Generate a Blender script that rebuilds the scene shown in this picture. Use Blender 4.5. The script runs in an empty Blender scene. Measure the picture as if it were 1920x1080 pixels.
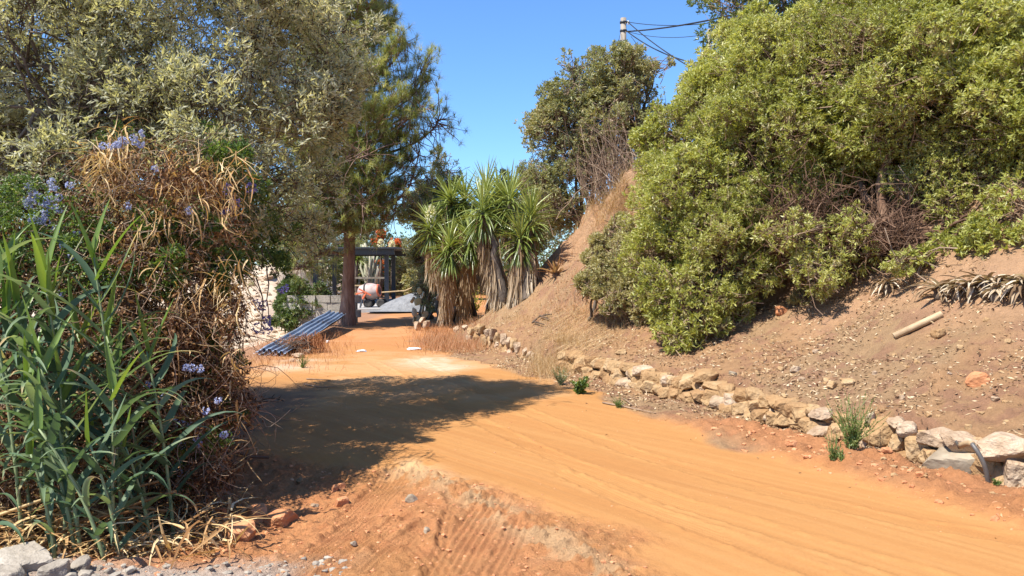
import bpy, bmesh, math
import numpy as np
from mathutils import Vector, Matrix
R = math.radians
scene = bpy.context.scene
COL = scene.collection

# ---------------------------------------------------------------- camera, sky, sun, exposure
CAM_H = 1.65
PITCH = math.atan(40/1480)
cam_d = bpy.data.cameras.new("camera"); cam = bpy.data.objects.new("camera", cam_d); COL.objects.link(cam)
cam.location = (0, 0, CAM_H); cam.rotation_euler = (math.pi/2-PITCH, 0, 0)
cam_d.lens = 27.75; cam_d.sensor_width = 36; cam_d.clip_end = 5000; cam_d.clip_start = .05
scene.camera = cam

SUN_EL = R(57); LX, LY = 0.82, 0.57          # horizontal direction in which the light travels
world = bpy.data.worlds.new("World"); scene.world = world; world.use_nodes = True
wn = world.node_tree.nodes; wl = world.node_tree.links
sky = wn.new("ShaderNodeTexSky"); sky.sky_type = 'NISHITA'; sky.sun_disc = False
sky.sun_elevation = SUN_EL; sky.sun_rotation = math.atan2(-LX, -LY)
sky.air_density = 1.0; sky.dust_density = 0.3; sky.ozone_density = 4.0; sky.altitude = 200
tint = wn.new("ShaderNodeMix"); tint.data_type = 'RGBA'; tint.blend_type = 'MULTIPLY'; tint.inputs[0].default_value = 1; tint.inputs[7].default_value = (.70, .95, 1.22, 1)
bg = wn["Background"]; wl.new(sky.outputs[0], tint.inputs[6]); wl.new(tint.outputs[2], bg.inputs[0]); bg.inputs[1].default_value = 0.105
sun_d = bpy.data.lights.new("sun", 'SUN'); sun_d.energy = 5.0; sun_d.angle = R(.5); sun_d.color = (1.0, .95, .86)
sun = bpy.data.objects.new("sun", sun_d); COL.objects.link(sun)
hl = math.hypot(LX, LY)
sdir = Vector((LX/hl*math.cos(SUN_EL), LY/hl*math.cos(SUN_EL), -math.sin(SUN_EL)))
sun.rotation_euler = sdir.to_track_quat('-Z', 'Y').to_euler(); sun.location = (-20, -4, 30)
scene.view_settings.view_transform = 'Standard'; scene.view_settings.look = 'None'
scene.view_settings.exposure = 0.92; scene.view_settings.gamma = 1
scene.cycles.max_bounces = 6; scene.cycles.diffuse_bounces = 3; scene.cycles.transmission_bounces = 4

# ---------------------------------------------------------------- helpers
rng = np.random.default_rng(7)
def P(u, v, Y):
    "point at depth Y behind pixel u,v of the 1920x1080 photograph"
    x = (u-960)/1480; z = -(v-540)/1480
    c, s = math.cos(PITCH), math.sin(PITCH)
    dy = c + z*s; dz = z*c - s
    t = Y/dy
    return np.array([x*t, Y, CAM_H+dz*t])

def nrm(a): return a/np.maximum(np.linalg.norm(a, axis=-1, keepdims=True), 1e-9)
def rdir(n): return nrm(rng.normal(size=(n, 3)))
def smooth(a, b, x):
    t = np.clip((x-a)/(b-a), 0, 1); return t*t*(3-2*t)

def _hash(ix, iy, seed):
    h = (ix.astype(np.int64)*374761393 + iy.astype(np.int64)*668265263 + seed*974711) & 0xffffffff
    h = ((h ^ (h >> 13))*1274126177) & 0xffffffff
    h = (h ^ (h >> 16)) & 0xffffffff
    return h/4294967295.0
def vnoise(x, y, seed=0):
    ix = np.floor(x); iy = np.floor(y); fx = x-ix; fy = y-iy
    fx = fx*fx*fx*(fx*(fx*6-15)+10); fy = fy*fy*fy*(fy*(fy*6-15)+10)
    a = _hash(ix, iy, seed); b = _hash(ix+1, iy, seed); c = _hash(ix, iy+1, seed); d = _hash(ix+1, iy+1, seed)
    return (a*(1-fx)+b*fx)*(1-fy)+(c*(1-fx)+d*fx)*fy*1.0 - .5
def fbm(x, y, f, octv=4, seed=0, gain=.5):
    s = 0; a = 1
    for k in range(octv):
        s = s+a*vnoise(x*f+k*17.3+y*f*.3, y*f-k*9.1-x*f*.3, seed+k); a *= gain; f *= 2.03
    return s
class Wob:
    "smooth 3-D noise from random waves"
    def __init__(self, f, n=14, seed=0):
        r = np.random.default_rng(seed); self.k = r.normal(size=(n, 3))*f; self.p = r.uniform(0, 6.28, n)
    def __call__(self, p): return np.sin(p@self.k.T+self.p).mean(-1)*math.sqrt(len(self.p))*.7

class Geo:
    def __init__(self): self.V = []; self.F = []; self.A = []; self.n = 0
    def add(self, V, F, var=None):
        V = np.asarray(V, float).reshape(-1, 3); F = np.asarray(F, int)
        self.V.append(V); self.F.append(F+self.n); self.n += len(V)
        if var is None: var = rng.random()
        self.A.append(np.broadcast_to(np.asarray(var, float).reshape(-1), (len(V),)) if np.size(var) in (1, len(V)) else np.repeat(var, len(V)//np.size(var)))
        return self
    def box(self, c, size, rz=0, M=None, var=None):
        h = np.array(size)/2
        v = np.array([[sx, sy, sz] for sx in (-1, 1) for sy in (-1, 1) for sz in (-1, 1)])*h
        if M is None:
            cs, sn = math.cos(rz), math.sin(rz); M = np.array([[cs, -sn, 0], [sn, cs, 0], [0, 0, 1]])
        v = v@np.array(M).T+np.array(c)
        return self.add(v, [[0, 1, 3, 2], [4, 6, 7, 5], [0, 4, 5, 1], [2, 3, 7, 6], [0, 2, 6, 4], [1, 5, 7, 3]], var)
    def beam(self, a, b, w, h=None, var=None):
        a = np.array(a, float); b = np.array(b, float); h = h or w; d = nrm(b-a)
        ref = np.array([0, 0, 1.]) if abs(d[2]) < .9 else np.array([1., 0, 0])
        s = nrm(np.cross(ref, d)); t = np.cross(d, s); L = np.linalg.norm(b-a)
        return self.box((a+b)/2, (w, h, L), M=np.stack([s, t, d], 1), var=var)
    def tubes(self, paths, rad, sides=6, var=None, cap=True):
        paths = np.asarray(paths, float)
        if paths.ndim == 2: paths = paths[None]
        N, K, _ = paths.shape
        rad = np.broadcast_to(np.asarray(rad, float), (N, K)) if np.ndim(rad) != 1 or np.size(rad) == K else np.repeat(np.asarray(rad)[:, None], K, 1)
        T = np.gradient(paths, axis=1); T = nrm(T)
        ref = np.where(np.abs(T[:, :1, 2:3]) < .8, np.array([[[0, 0, 1.]]]), np.array([[[1., 0.1, 0]]]))
        S = nrm(np.cross(np.broadcast_to(ref, T.shape), T)); U = np.cross(T, S)
        a = np.arange(sides)*2*math.pi/sides
        ring = S[:, :, None]*np.cos(a)[None, None, :, None]+U[:, :, None]*np.sin(a)[None, None, :, None]
        V = paths[:, :, None]+ring*rad[:, :, None, None]
        i = (np.arange(N)*K*sides)[:, None, None]+(np.arange(K-1)*sides)[None, :, None]
        j = np.arange(sides)[None, None]; j2 = (j+1) % sides
        F = np.stack([i+j, i+j2, i+sides+j2, i+sides+j], -1).reshape(-1, 4)
        if var is None: var = rng.random(N)
        var = np.repeat(np.broadcast_to(var, (N,)), K*sides)
        self.add(V, F, var)
        if cap and sides > 3:
            base = self.n-N*K*sides
            for k in range(N if N < 60 else 0):
                b0 = base+k*K*sides
                self.F.append(np.array([list(range(b0+sides-1, b0-1, -1))])); b1 = b0+(K-1)*sides
                self.F.append(np.array([list(range(b1, b1+sides))]))
        return self
    def lathe(self, prof, c=(0, 0, 0), axis=(0, 0, 1), sides=24, var=None):
        prof = np.array(prof, float); z = nrm(np.array(axis, float)); ref = np.array([1., 0, 0]) if abs(z[0]) < .8 else np.array([0, 1., 0])
        x = nrm(np.cross(ref, z)); y = np.cross(z, x); a = np.arange(sides)*2*math.pi/sides
        V = np.array(c)+prof[:, None, :1]*(np.cos(a)[None, :, None]*x+np.sin(a)[None, :, None]*y)+prof[:, None, 1:2]*z
        K = len(prof); F = []
        for k in range(K-1):
            for j in range(sides): F.append([k*sides+j, k*sides+(j+1) % sides, (k+1)*sides+(j+1) % sides, (k+1)*sides+j])
        return self.add(V, F, var)
    def leaves(self, base, d, L, W, fold=.25, var=None):
        "rhombic leaves folded along the midrib"
        N = len(base); d = nrm(d); r = rdir(N); s = nrm(np.cross(d, r)); n = np.cross(s, d)
        L = np.broadcast_to(np.asarray(L, float), (N,))[:, None]; W = np.broadcast_to(np.asarray(W, float), (N,))[:, None]
        m = base+d*L*.48
        V = np.stack([base, m-s*W/2+n*W*fold, base+d*L, m+s*W/2+n*W*fold], 1)
        F = (np.arange(N)*4)[:, None]+np.array([0, 1, 2, 3])[None]
        if var is None: var = rng.random(N)
        return self.add(V, F, np.repeat(np.broadcast_to(var, (N,)), 4))
    def blades(self, base, d, L, W, droop=.5, nseg=4, side=None, fold=.15, var=None, wpow=.8, w0=.5, curl=0., tip=0.):
        "long leaves: strips with a fold, drooping under their weight"
        N = len(base); d = nrm(d); L = np.broadcast_to(np.asarray(L, float), (N,)); W = np.broadcast_to(np.asarray(W, float), (N,))
        droop = np.broadcast_to(np.asarray(droop, float), (N,))
        if side is None:
            side = nrm(np.cross(d, np.array([0, 0, 1.])+rng.normal(size=(N, 3))*.25))
        p = np.array(base, float); cur = d.copy(); pts = [p.copy()]; dirs = [cur.copy()]
        tw = rng.normal(size=(N, 3))*curl
        for k in range(nseg):
            p = p+cur*(L/nseg)[:, None]
            cur = nrm(cur+np.array([0, 0, -1.])*(droop/nseg*(k+1)*2/nseg)[:, None]*1.6+tw/nseg)
            pts.append(p.copy()); dirs.append(cur.copy())
        rows = []
        for k in range(nseg+1):
            t = k/nseg
            w = (w0+(1-w0)*min(1, t*4))*(max(0, 1-t)**wpow)+.015
            n = nrm(np.cross(side, dirs[k])); ww = (W*w/2)[:, None]
            rows.append(np.stack([pts[k]-side*ww+n*ww*fold*2, pts[k], pts[k]+side*ww+n*ww*fold*2], 1))
        V = np.stack(rows, 1)   # N, K, 3, 3
        i = (np.arange(N)*(nseg+1)*3)[:, None, None]+(np.arange(nseg)*3)[None, :, None]; j = np.arange(2)[None, None]
        F = np.stack([i+j, i+j+1, i+j+4, i+j+3], -1).reshape(-1, 4)
        if var is None: var = rng.random(N)
        vv = np.repeat(np.broadcast_to(var, (N,))[:, None], nseg+1, 1)
        if tip: vv = np.clip(vv+np.clip((np.arange(nseg+1)/nseg-rng.uniform(.55, 1.25, N)[:, None])*4, 0, 1)*tip, 0, 1)
        self.add(V, F, np.repeat(vv, 3, axis=1).ravel())
        return pts[-1]
    def build(self, name, mat, parent=None, smooth_=False, origin=None):
        V = np.concatenate(self.V); A = np.concatenate(self.A).astype(np.float32)
        me = bpy.data.meshes.new(name)
        if origin is not None: V = V-np.array(origin)
        me.vertices.add(len(V)); me.vertices.foreach_set("co", V.astype(np.float32).ravel())
        tot = np.concatenate([np.full(len(f), f.shape[1]) for f in self.F]); idx = np.concatenate([f.ravel() for f in self.F])
        st = np.concatenate([[0], np.cumsum(tot)[:-1]])
        me.loops.add(len(idx)); me.loops.foreach_set("vertex_index", idx.astype(np.int32))
        me.polygons.add(len(tot)); me.polygons.foreach_set("loop_start", st.astype(np.int32)); me.polygons.foreach_set("loop_total", tot.astype(np.int32))
        me.update(calc_edges=True)
        at = me.attributes.new("var", 'FLOAT', 'POINT'); at.data.foreach_set("value", A)
        me.polygons.foreach_set("use_smooth", np.full(len(tot), smooth_))
        me.materials.append(mat)
        o = bpy.data.objects.new(name, me); COL.objects.link(o)
        if parent: o.parent = parent
        if origin is not None: o.location = tuple(origin)
        return o

def tag(o, label=None, cat=None, group=None, kind=None):
    if label: o['label'] = label
    if cat: o['category'] = cat
    if group: o['group'] = group
    if kind: o['kind'] = kind
    return o
def thing(name, label, cat, loc=(0, 0, 0), group=None):
    o = bpy.data.objects.new(name, None); COL.objects.link(o); o.location = tuple(float(c) for c in loc); o.empty_display_size = .2
    return tag(o, label, cat, group)
def part(g, name, mat, t, sm=False):
    "mesh given in world coordinates, made a child of thing t"
    o = g.build(name, mat, t, sm, origin=None)
    o.matrix_parent_inverse = Matrix.Translation(-Vector(t.location))
    return o
def subpart(g, name, mat, t, root, sm=False):
    return_o = g.build(name, mat, t, sm); return return_o
def copy_thing(o, loc, rz=0, sc=1., label=None):
    c = o.copy(); COL.objects.link(c); c.location = loc; c.rotation_euler = (0, 0, rz); c.scale = (sc,)*3
    for ch in list(o.children):
        k = ch.copy(); COL.objects.link(k); k.parent = c
    if label: c['label'] = label
    return c

# ---------------------------------------------------------------- materials
def newmat(name):
    m = bpy.data.materials.new(name); m.use_nodes = True; nt = m.node_tree; return m, nt, nt.nodes, nt.links
def ramp_from(nd, lk, src, cols):
    r = nd.new("ShaderNodeValToRGB"); lk.new(src, r.inputs[0]); e = r.color_ramp.elements
    while len(e) < len(cols): e.new(.5)
    for i, c in enumerate(cols):
        e[i].position = i/(len(cols)-1) if len(c) == 3 else c[3]; e[i].color = (*c[:3], 1)
    return r
def leafmat(name, cols, trans=.3, rough=.45, spec=.5, tcol=1.6):
    m, nt, nd, lk = newmat(name)
    a = nd.new("ShaderNodeAttribute"); a.attribute_name = "var"
    r = ramp_from(nd, lk, a.outputs["Fac"], cols)
    p = nd["Principled BSDF"]; p.inputs["Roughness"].default_value = rough; p.inputs["Specular IOR Level"].default_value = spec
    lk.new(r.outputs[0], p.inputs["Base Color"])
    if trans > 0:
        t = nd.new("ShaderNodeBsdfTranslucent"); mx = nd.new("ShaderNodeMixShader"); mx.inputs[0].default_value = trans
        mu = nd.new("ShaderNodeMix"); mu.data_type = 'RGBA'; mu.blend_type = 'MULTIPLY'; mu.inputs[0].default_value = 1
        lk.new(r.outputs[0], mu.inputs[6]); mu.inputs[7].default_value = (tcol, tcol*.95, tcol*.5, 1)
        lk.new(mu.outputs[2], t.inputs[0])
        lk.new(p.outputs[0], mx.inputs[1]); lk.new(t.outputs[0], mx.inputs[2]); lk.new(mx.outputs[0], nd["Material Output"].inputs[0])
    return m
def noisemat(name, cols, scale=5, detail=6, rough=.9, bump=.3, bscale=None, spec=.3, stretch=(1, 1, 1), metal=0, usevar=0., bdist=.02):
    m, nt, nd, lk = newmat(name)
    tc = nd.new("ShaderNodeTexCoord"); mp = nd.new("ShaderNodeMapping"); mp.inputs["Scale"].default_value = stretch
    lk.new(tc.outputs["Object"], mp.inputs[0])
    n = nd.new("ShaderNodeTexNoise"); n.inputs["Scale"].default_value = scale; n.inputs["Detail"].default_value = detail; n.inputs["Roughness"].default_value = .6
    lk.new(mp.outputs[0], n.inputs[0])
    src = n.outputs["Fac"]
    mr = nd.new("ShaderNodeMapRange"); mr.inputs[1].default_value = .3; mr.inputs[2].default_value = .7; lk.new(src, mr.inputs[0]); src = mr.outputs[0]
    if usevar:
        a = nd.new("ShaderNodeAttribute"); a.attribute_name = "var"
        mm = nd.new("ShaderNodeMix"); mm.inputs[0].default_value = usevar; lk.new(src, mm.inputs[2]); lk.new(a.outputs["Fac"], mm.inputs[3]); src = mm.outputs[0]
    r = ramp_from(nd, lk, src, cols)
    p = nd["Principled BSDF"]; p.inputs["Roughness"].default_value = rough; p.inputs["Specular IOR Level"].default_value = spec; p.inputs["Metallic"].default_value = metal
    lk.new(r.outputs[0], p.inputs["Base Color"])
    if bump:
        n2 = nd.new("ShaderNodeTexNoise"); n2.inputs["Scale"].default_value = bscale or scale*4; n2.inputs["Detail"].default_value = 8; lk.new(mp.outputs[0], n2.inputs[0])
        b = nd.new("ShaderNodeBump"); b.inputs["Strength"].default_value = bump; b.inputs["Distance"].default_value = bdist
        lk.new(n2.outputs["Fac"], b.inputs["Height"]); lk.new(b.outputs[0], p.inputs["Normal"])
    return m

M = {}
M['olive'] = leafmat('olive_leaf', [(.17, .175, .085), (.34, .34, .205), (.50, .49, .34), (.64, .62, .49)], .4, .5)
M['olive_dry'] = leafmat('olive_dry_leaf', [(.12, .10, .07), (.22, .18, .13)], .2, .7)
M['pitto'] = leafmat('shrub_leaf', [(.12, .13, .025), (.28, .30, .06), (.43, .43, .13), (.56, .53, .27)], .38, .45)
M['pitto2'] = leafmat('dry_shrub_leaf', [(.16, .16, .05), (.32, .29, .11), (.44, .39, .20), (.50, .44, .28)], .3, .42)
M['dark'] = leafmat('dark_shrub_leaf', [(.04, .065, .02), (.10, .145, .035), (.16, .20, .06)], .25, .4)
M['mid'] = leafmat('mid_tree_leaf', [(.12, .14, .05), (.24, .25, .10), (.35, .32, .14), (.42, .33, .19)], .3, .5)
M['grey'] = leafmat('grey_green_leaf', [(.16, .18, .08), (.30, .31, .16), (.42, .41, .25)], .3, .5)
M['needle'] = leafmat('pine_needle', [(.09, .12, .04), (.21, .25, .07), (.34, .36, .12), (.44, .42, .20)], .3, .45)
M['needle_dark'] = leafmat('shaded_side_needle', [(.02, .045, .02), (.05, .08, .03)], .2, .45)
M['yucca'] = leafmat('yucca_leaf', [(.08, .11, .02), (.18, .23, .05), (.34, .38, .12)], .2, .35)
M['skirt'] = leafmat('dead_yucca_leaf', [(.12, .07, .035), (.28, .19, .11), (.45, .36, .25), (.60, .52, .40)], .15, .8, .2)
M['reed'] = leafmat('reed_leaf', [(.05, .095, .055), (.10, .165, .09), (.20, .26, .14), (.46, .34, .17)], .35, .55, .3)
M['reed_young'] = leafmat('young_reed_leaf', [(.10, .18, .035), (.18, .27, .05)], .35, .4)
M['reedstem'] = noisemat('reed_stem', [(.16, .22, .10), (.26, .30, .15)], 8, rough=.5, bump=0, usevar=.5)
M['straw'] = leafmat('straw', [(.22, .11, .04), (.42, .25, .11), (.60, .42, .20), (.72, .58, .36)], .2, .7, .2)
M['deadleaf'] = leafmat('dead_leaf', [(.07, .035, .02), (.18, .09, .045), (.34, .19, .09), (.5, .35, .19)], .2, .8, .2)
M['inner'] = leafmat('shaded_dry_leaf', [(.03, .025, .012), (.09, .06, .03), (.13, .11, .04)], .15, .8, .2)  # darker copy of the dead leaf, the climber's interior shade put into its colour
M['greenvine'] = leafmat('vine_leaf', [(.03, .06, .015), (.09, .15, .03), (.20, .27, .05)], .35, .45)
M['flower'] = leafmat('blue_petal', [(.26, .30, .58), (.42, .46, .74), (.60, .63, .84)], .25, .6)
M['flower2'] = leafmat('violet_petal', [(.13, .11, .36), (.28, .24, .56)], .25, .6)
M['twig'] = noisemat('twig', [(.11, .065, .04), (.24, .155, .10), (.40, .30, .21)], 12, bump=0, usevar=.7)
M['twig_dark'] = noisemat('dark_twig', [(.05, .035, .025), (.12, .08, .055)], 12, bump=0, usevar=.5)
M['undertwig'] = noisemat('brown_branch', [(.045, .025, .016), (.13, .07, .042), (.27, .17, .11)], 8, bump=0, usevar=.6)  # browns darkened so the colour itself carries the shade of the shrub hollows
M['bark'] = noisemat('bark', [(.07, .055, .045), (.19, .15, .115)], 14, bump=1, bscale=30, stretch=(1, 1, .3))
M['pinebark'] = noisemat('pine_bark', [(.09, .05, .035), (.21, .125, .09), (.30, .20, .155)], 6, bump=1.0, bscale=12, stretch=(1.5, 1.5, .35), bdist=.05)
M['grass'] = leafmat('dry_grass', [(.25, .14, .06), (.45, .30, .15), (.60, .46, .28)], .25, .8, .2)
M['redgrass'] = leafmat('dry_red_grass', [(.26, .11, .05), (.45, .22, .11), (.58, .36, .22)], .25, .8, .2)
M['weed'] = leafmat('weed_leaf', [(.06, .11, .02), (.13, .19, .04), (.25, .27, .09)], .3, .5)
M['yellowweed'] = leafmat('yellow_weed', [(.25, .26, .03), (.45, .40, .05)], .3, .5)
M['stone'] = noisemat('wall_stone', [(.17, .09, .04), (.30, .175, .08), (.37, .24, .12), (.45, .33, .20)], 3.5, 8, bump=.9, bscale=22, usevar=.45, bdist=.03)
M['paleStone'] = noisemat('pale_limestone', [(.22, .14, .08), (.39, .28, .185), (.52, .42, .31)], 6, 8, bump=1, bscale=16, usevar=.3, bdist=.04)
M['greystone'] = noisemat('grey_rubble', [(.18, .15, .115), (.31, .265, .21), (.42, .37, .30)], 5, 8, bump=.8, bscale=25, usevar=.4, bdist=.02)
M['redstone'] = noisemat('red_soil_clod', [(.32, .12, .05), (.50, .22, .10), (.58, .32, .17)], 6, 8, bump=1, bscale=25, usevar=.3, bdist=.02)
M['darkstone'] = noisemat('dark_slab', [(.16, .12, .08), (.30, .24, .17), (.40, .33, .24)], 4, 8, bump=.4, bscale=15)
M['chip'] = leafmat('litter_chip', [(.12, .065, .035), (.28, .17, .09), (.44, .31, .17), (.60, .47, .31)], 0, .9, .2)
M['metal_dark'] = noisemat('dark_painted_steel', [(.025, .03, .035), (.045, .05, .06)], 3, rough=.45, bump=.05, spec=.5)
M['sheet'] = noisemat('blue_grey_steel_sheet', [(.16, .12, .10), (.20, .25, .34), (.28, .34, .44), (.36, .41, .50)], 1.6, rough=.42, bump=.3, metal=.5)
M['concrete'] = noisemat('concrete', [(.30, .28, .26), (.42, .40, .37)], 2, bump=.3)
M['cement'] = noisemat('sand_and_cement', [(.14, .14, .145), (.25, .25, .25)], 7, bump=2, bscale=20)
M['mixer_drum'] = noisemat('worn_mixer_drum', [(.30, .17, .15), (.45, .36, .33), (.52, .47, .44)], 3, rough=.7, bump=.2)
M['mixer_orange'] = noisemat('orange_paint', [(.55, .10, .04), (.68, .20, .10)], 6, rough=.5, bump=.1)
M['rubber'] = noisemat('rubber', [(.03, .03, .03), (.08, .07, .06)], 8, rough=.8, bump=.1)
M['timber'] = noisemat('timber', [(.34, .22, .11), (.52, .38, .22)], 4, stretch=(1, 1, .2), bump=.2)
M['pipe'] = noisemat('grey_pipe', [(.07, .065, .06), (.14, .125, .11)], 8, rough=.5, bump=.1, spec=.5)
M['palepipe'] = noisemat('clay_pipe', [(.30, .20, .11), (.46, .34, .20)], 5, rough=.6, bump=.3, bscale=20)
M['polewood'] = noisemat('weathered_pole', [(.16, .13, .10), (.36, .31, .25)], 5, stretch=(1, 1, .15), bump=.5)
M['cable'] = noisemat('black_cable', [(.015, .015, .015), (.03, .03, .03)], 3, bump=0, rough=.6)
M['porcelain'] = noisemat('porcelain', [(.65, .63, .6), (.8, .78, .75)], 3, bump=0, rough=.3)
M['white'] = noisemat('white_plastic', [(.65, .65, .66), (.85, .85, .86)], 12, bump=.5, rough=.5)
M['orangeflower'] = leafmat('orange_bract', [(.60, .12, .03), (.75, .25, .08)], .3, .6)
M['cream'] = leafmat('cream_petal', [(.70, .66, .50), (.85, .82, .70)], .3, .6)
M['cactus'] = noisemat('cactus_pad', [(.20, .25, .15), (.36, .36, .25), (.48, .40, .30)], 4, rough=.6, bump=.3, usevar=.6)
M['block'] = noisemat('concrete_block', [(.28, .25, .21), (.44, .40, .34)], 5, bump=.5, usevar=.4)
# ---------------------------------------------------------------- terrain
def ds(x, y): return .913*(x-3.7)+.408*(y-5.9), -.408*(x-3.7)+.913*(y-5.9)
def H0(x, y):
    x = np.asarray(x, float); y = np.asarray(y, float)
    d, s = ds(x, y)
    dh = d-.75*np.maximum(0, y-17.5)-.12*smooth(1, 4, s)
    dk = 2.6-1.4*smooth(4.5, 9, s)
    wall = .33*smooth(.0, .17, dh)*(1-.35*smooth(10, 13, s))
    sl1 = .33*np.clip(dh-.15, 0, dk)
    e = dh-dk
    sp = np.where(e > 8, e, np.log1p(np.exp(np.clip(e*2.2, -30, 30)))/2.2)
    sl2 = 1.35*sp; cap = 2.7
    sl2 = np.where(sl2 > cap*.8, cap*.8+(sl2-cap*.8)*.18, sl2)
    sl2 = np.minimum(sl2, 7)
    rough = smooth(.1, 1.5, dh)
    z = wall+sl1+sl2
    z = z+rough*(fbm(x, y, .8, 3, 3)*.22)+smooth(.0, 2.0, e)*(fbm(x, y, .9, 4, 9)*1.1+fbm(x, y, 3.1, 4, 10)*.35)
    # building plot left of the pine
    xb = -5.0-np.maximum(0, y-20)*.19
    pit = smooth(0, 1.5, xb-x)*smooth(14.5, 17.5, y)
    z = z-.45*pit+smooth(.3, 2.2, xb-x)*np.clip((y-22)/9, 0, 1)**1.2*1.9*(1+.5*fbm(x, y, .35, 3, 5))
    z = z+.06*smooth(-4.2, -4.8, x)*smooth(13, 16, y)*smooth(24, 22, y)*(1-pit)
    # lower ground in front of the hedge
    low = smooth(-.5, -1.5, x+.25*fbm(x, y, 1.2, 2, 21))*smooth(7.1, 6.2, y+.35*fbm(x, y, 1.1, 2, 22))
    z = z-.17*low+.10*low*smooth(5.6, 4.4, y)
    z = z+.10*np.exp(-((x+2.35)**2/.5+(y-4.15)**2/.12))
    return z
TR = []
def track(uv, w, period, depth):
    pts = []
    for u, v in uv:
        Y = CAM_H/((v-500)/1480.); pts.append(P(u, v, Y)[:2])
    TR.append((np.array(pts), w, period, depth))
track([(520, 1075), (600, 1020), (700, 945)], .23, .044, .018)
track([(575, 1085), (650, 1035), (745, 965)], .10, .05, .014)
track([(672, 945), (705, 915), (742, 876)], .34, .044, .017)
track([(690, 1065), (730, 1030), (790, 1000)], .16, .05, .014)
track([(845, 1075), (870, 1030), (905, 975), (925, 950)], .30, .046, .018)
track([(925, 1085), (955, 1030), (972, 990)], .18, .044, .016)
track([(828, 1025), (836, 990), (842, 965)], .08, .04, .012)
track([(780, 1030), (810, 1060), (825, 1090)], .16, .05, .012)
track([(1990, 1030), (1700, 985), (1450, 925), (1200, 850), (980, 770), (850, 715), (770, 670)], .20, .034, .009)
track([(1800, 1110), (1500, 1020), (1250, 935), (1050, 860), (900, 790), (780, 730), (700, 680)], .20, .034, .009)
track([(1600, 1110), (1350, 1010), (1180, 945), (1060, 890)], .17, .034, .010)
RIDGE = np.array([P(u, v, CAM_H/((v-500)/1480.))[:2] for u, v in [(760, 870), (800, 895), (875, 930), (940, 966), (1001, 1001), (1092, 1057), (1150, 1090)]])
def polydist(x, y, pts):
    best = np.full(x.shape, 1e9); sg = np.zeros(x.shape)
    for a, b in zip(pts[:-1], pts[1:]):
        ab = b-a; t = np.clip(((x-a[0])*ab[0]+(y-a[1])*ab[1])/(ab@ab), 0, 1)
        dx = x-a[0]-t*ab[0]; dy = y-a[1]-t*ab[1]; q = np.hypot(dx, dy)
        s = (ab[0]*dy-ab[1]*dx)/np.linalg.norm(ab)
        m = q < best; best = np.where(m, q, best); sg = np.where(m, s, sg)
    return best, sg
def road_mask(x, y):
    d, s = ds(x, y)
    edge = -.75-.15*np.sin(s*.8)+.45*smooth(0.5, -1.5, s)+fbm(x, y, 1.5, 3, 31)*.35
    return smooth(.12, -.12, d-.75*np.maximum(0, y-17.5)-edge)
def disturbed(x, y):
    n = fbm(x, y, 1.3, 3, 41)*.9
    rd, _ = polydist(x, y, np.array([[-3.5, 7.0], [-1.9, 6.95], [-1.0, 6.6], [-.3, 5.9], [.25, 5.1], [1.2, 3.9], [1.6, 3.2]]))
    inside = smooth(.25, -.25, (x-np.interp(y, [3.2, 3.9, 5.1, 5.9, 6.6, 6.95, 7.4], [1.6, 1.2, .25, -.3, -1.0, -1.9, -3.4]))+n*.5)
    return inside*smooth(7.6, 7.0, y+n*.5)
def H(x, y):
    x = np.asarray(x, float); y = np.asarray(y, float)
    z = H0(x, y); d, s = ds(x, y)
    rm = road_mask(x, y); di = disturbed(x, y); near = smooth(16, 9, y)
    # along-road ruts
    c = x*.78+y*.62+.02*(y-6)**2
    z = z+rm*(1-di)*(.010*np.sin(c*2.1+.6*fbm(x, y, .5, 2, 51)*6)+.010*fbm(c*3, s*.25, 1, 3, 52)+.0025*fbm(c*24, s*.5, 1, 3, 54)*near+.025*fbm(x, y, .5, 3, 53))
    cl = np.maximum(0, fbm(x, y, 13, 4, 61)+.05)
    trm = np.zeros(x.shape)
    for pts, w, per, dep in TR:
        q, sg = polydist(x, y, pts); k = smooth(w*.62, w*.42, q+.02*fbm(x, y, 6, 2, 71)); trm = np.maximum(trm, k)
        z = z+k*(-dep*.7+dep*.42*np.cos(sg*2*math.pi/per))+.011*np.exp(-((q-w*.6)/.035)**2)*(.6+fbm(x, y, 14, 3, 72)*1.6)*min(1, dep/.014)
    z = z+di*(1-trm)*near*(cl*.045+fbm(x, y, 2.2, 3, 62)*.03+fbm(x, y, 26, 3, 63)*.010)
    rq, _ = polydist(x, y, RIDGE)
    z = z+np.exp(-(rq/.13)**2)*(.008+.07*np.maximum(0, fbm(x, y, 15, 4, 64)+.1))
    berm = smooth(-1.05, -.7, d)*smooth(-.05, -.35, d)*smooth(9.0, 7.6, y)
    z = z+berm*(.07+.10*np.maximum(0, fbm(x, y, 6, 5, 65)+.1))
    off = (1-rm)*(1-di)
    z = z+off*(fbm(x, y, 7, 4, 66)*.04*near+fbm(x, y, 1.7, 3, 67)*.05)
    return z
def Hs(x, y): return float(H(np.array([x], float), np.array([y], float))[0])
def ground_px(u, v, ymin=4., ymax=60.):
    "first point of the terrain met by the ray through a pixel"
    Y = np.concatenate([np.arange(ymin, 14, .02), np.arange(14, ymax, .06)])
    a = P(u, v, 1.)-np.array([0, 0, CAM_H]); x = a[0]*Y; z = CAM_H+a[2]*Y
    h = H(x, Y); i = np.argmax(h >= z)
    if h[i] < z[i]: i = len(Y)-1
    return np.array([x[i], Y[i], h[i]])

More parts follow.
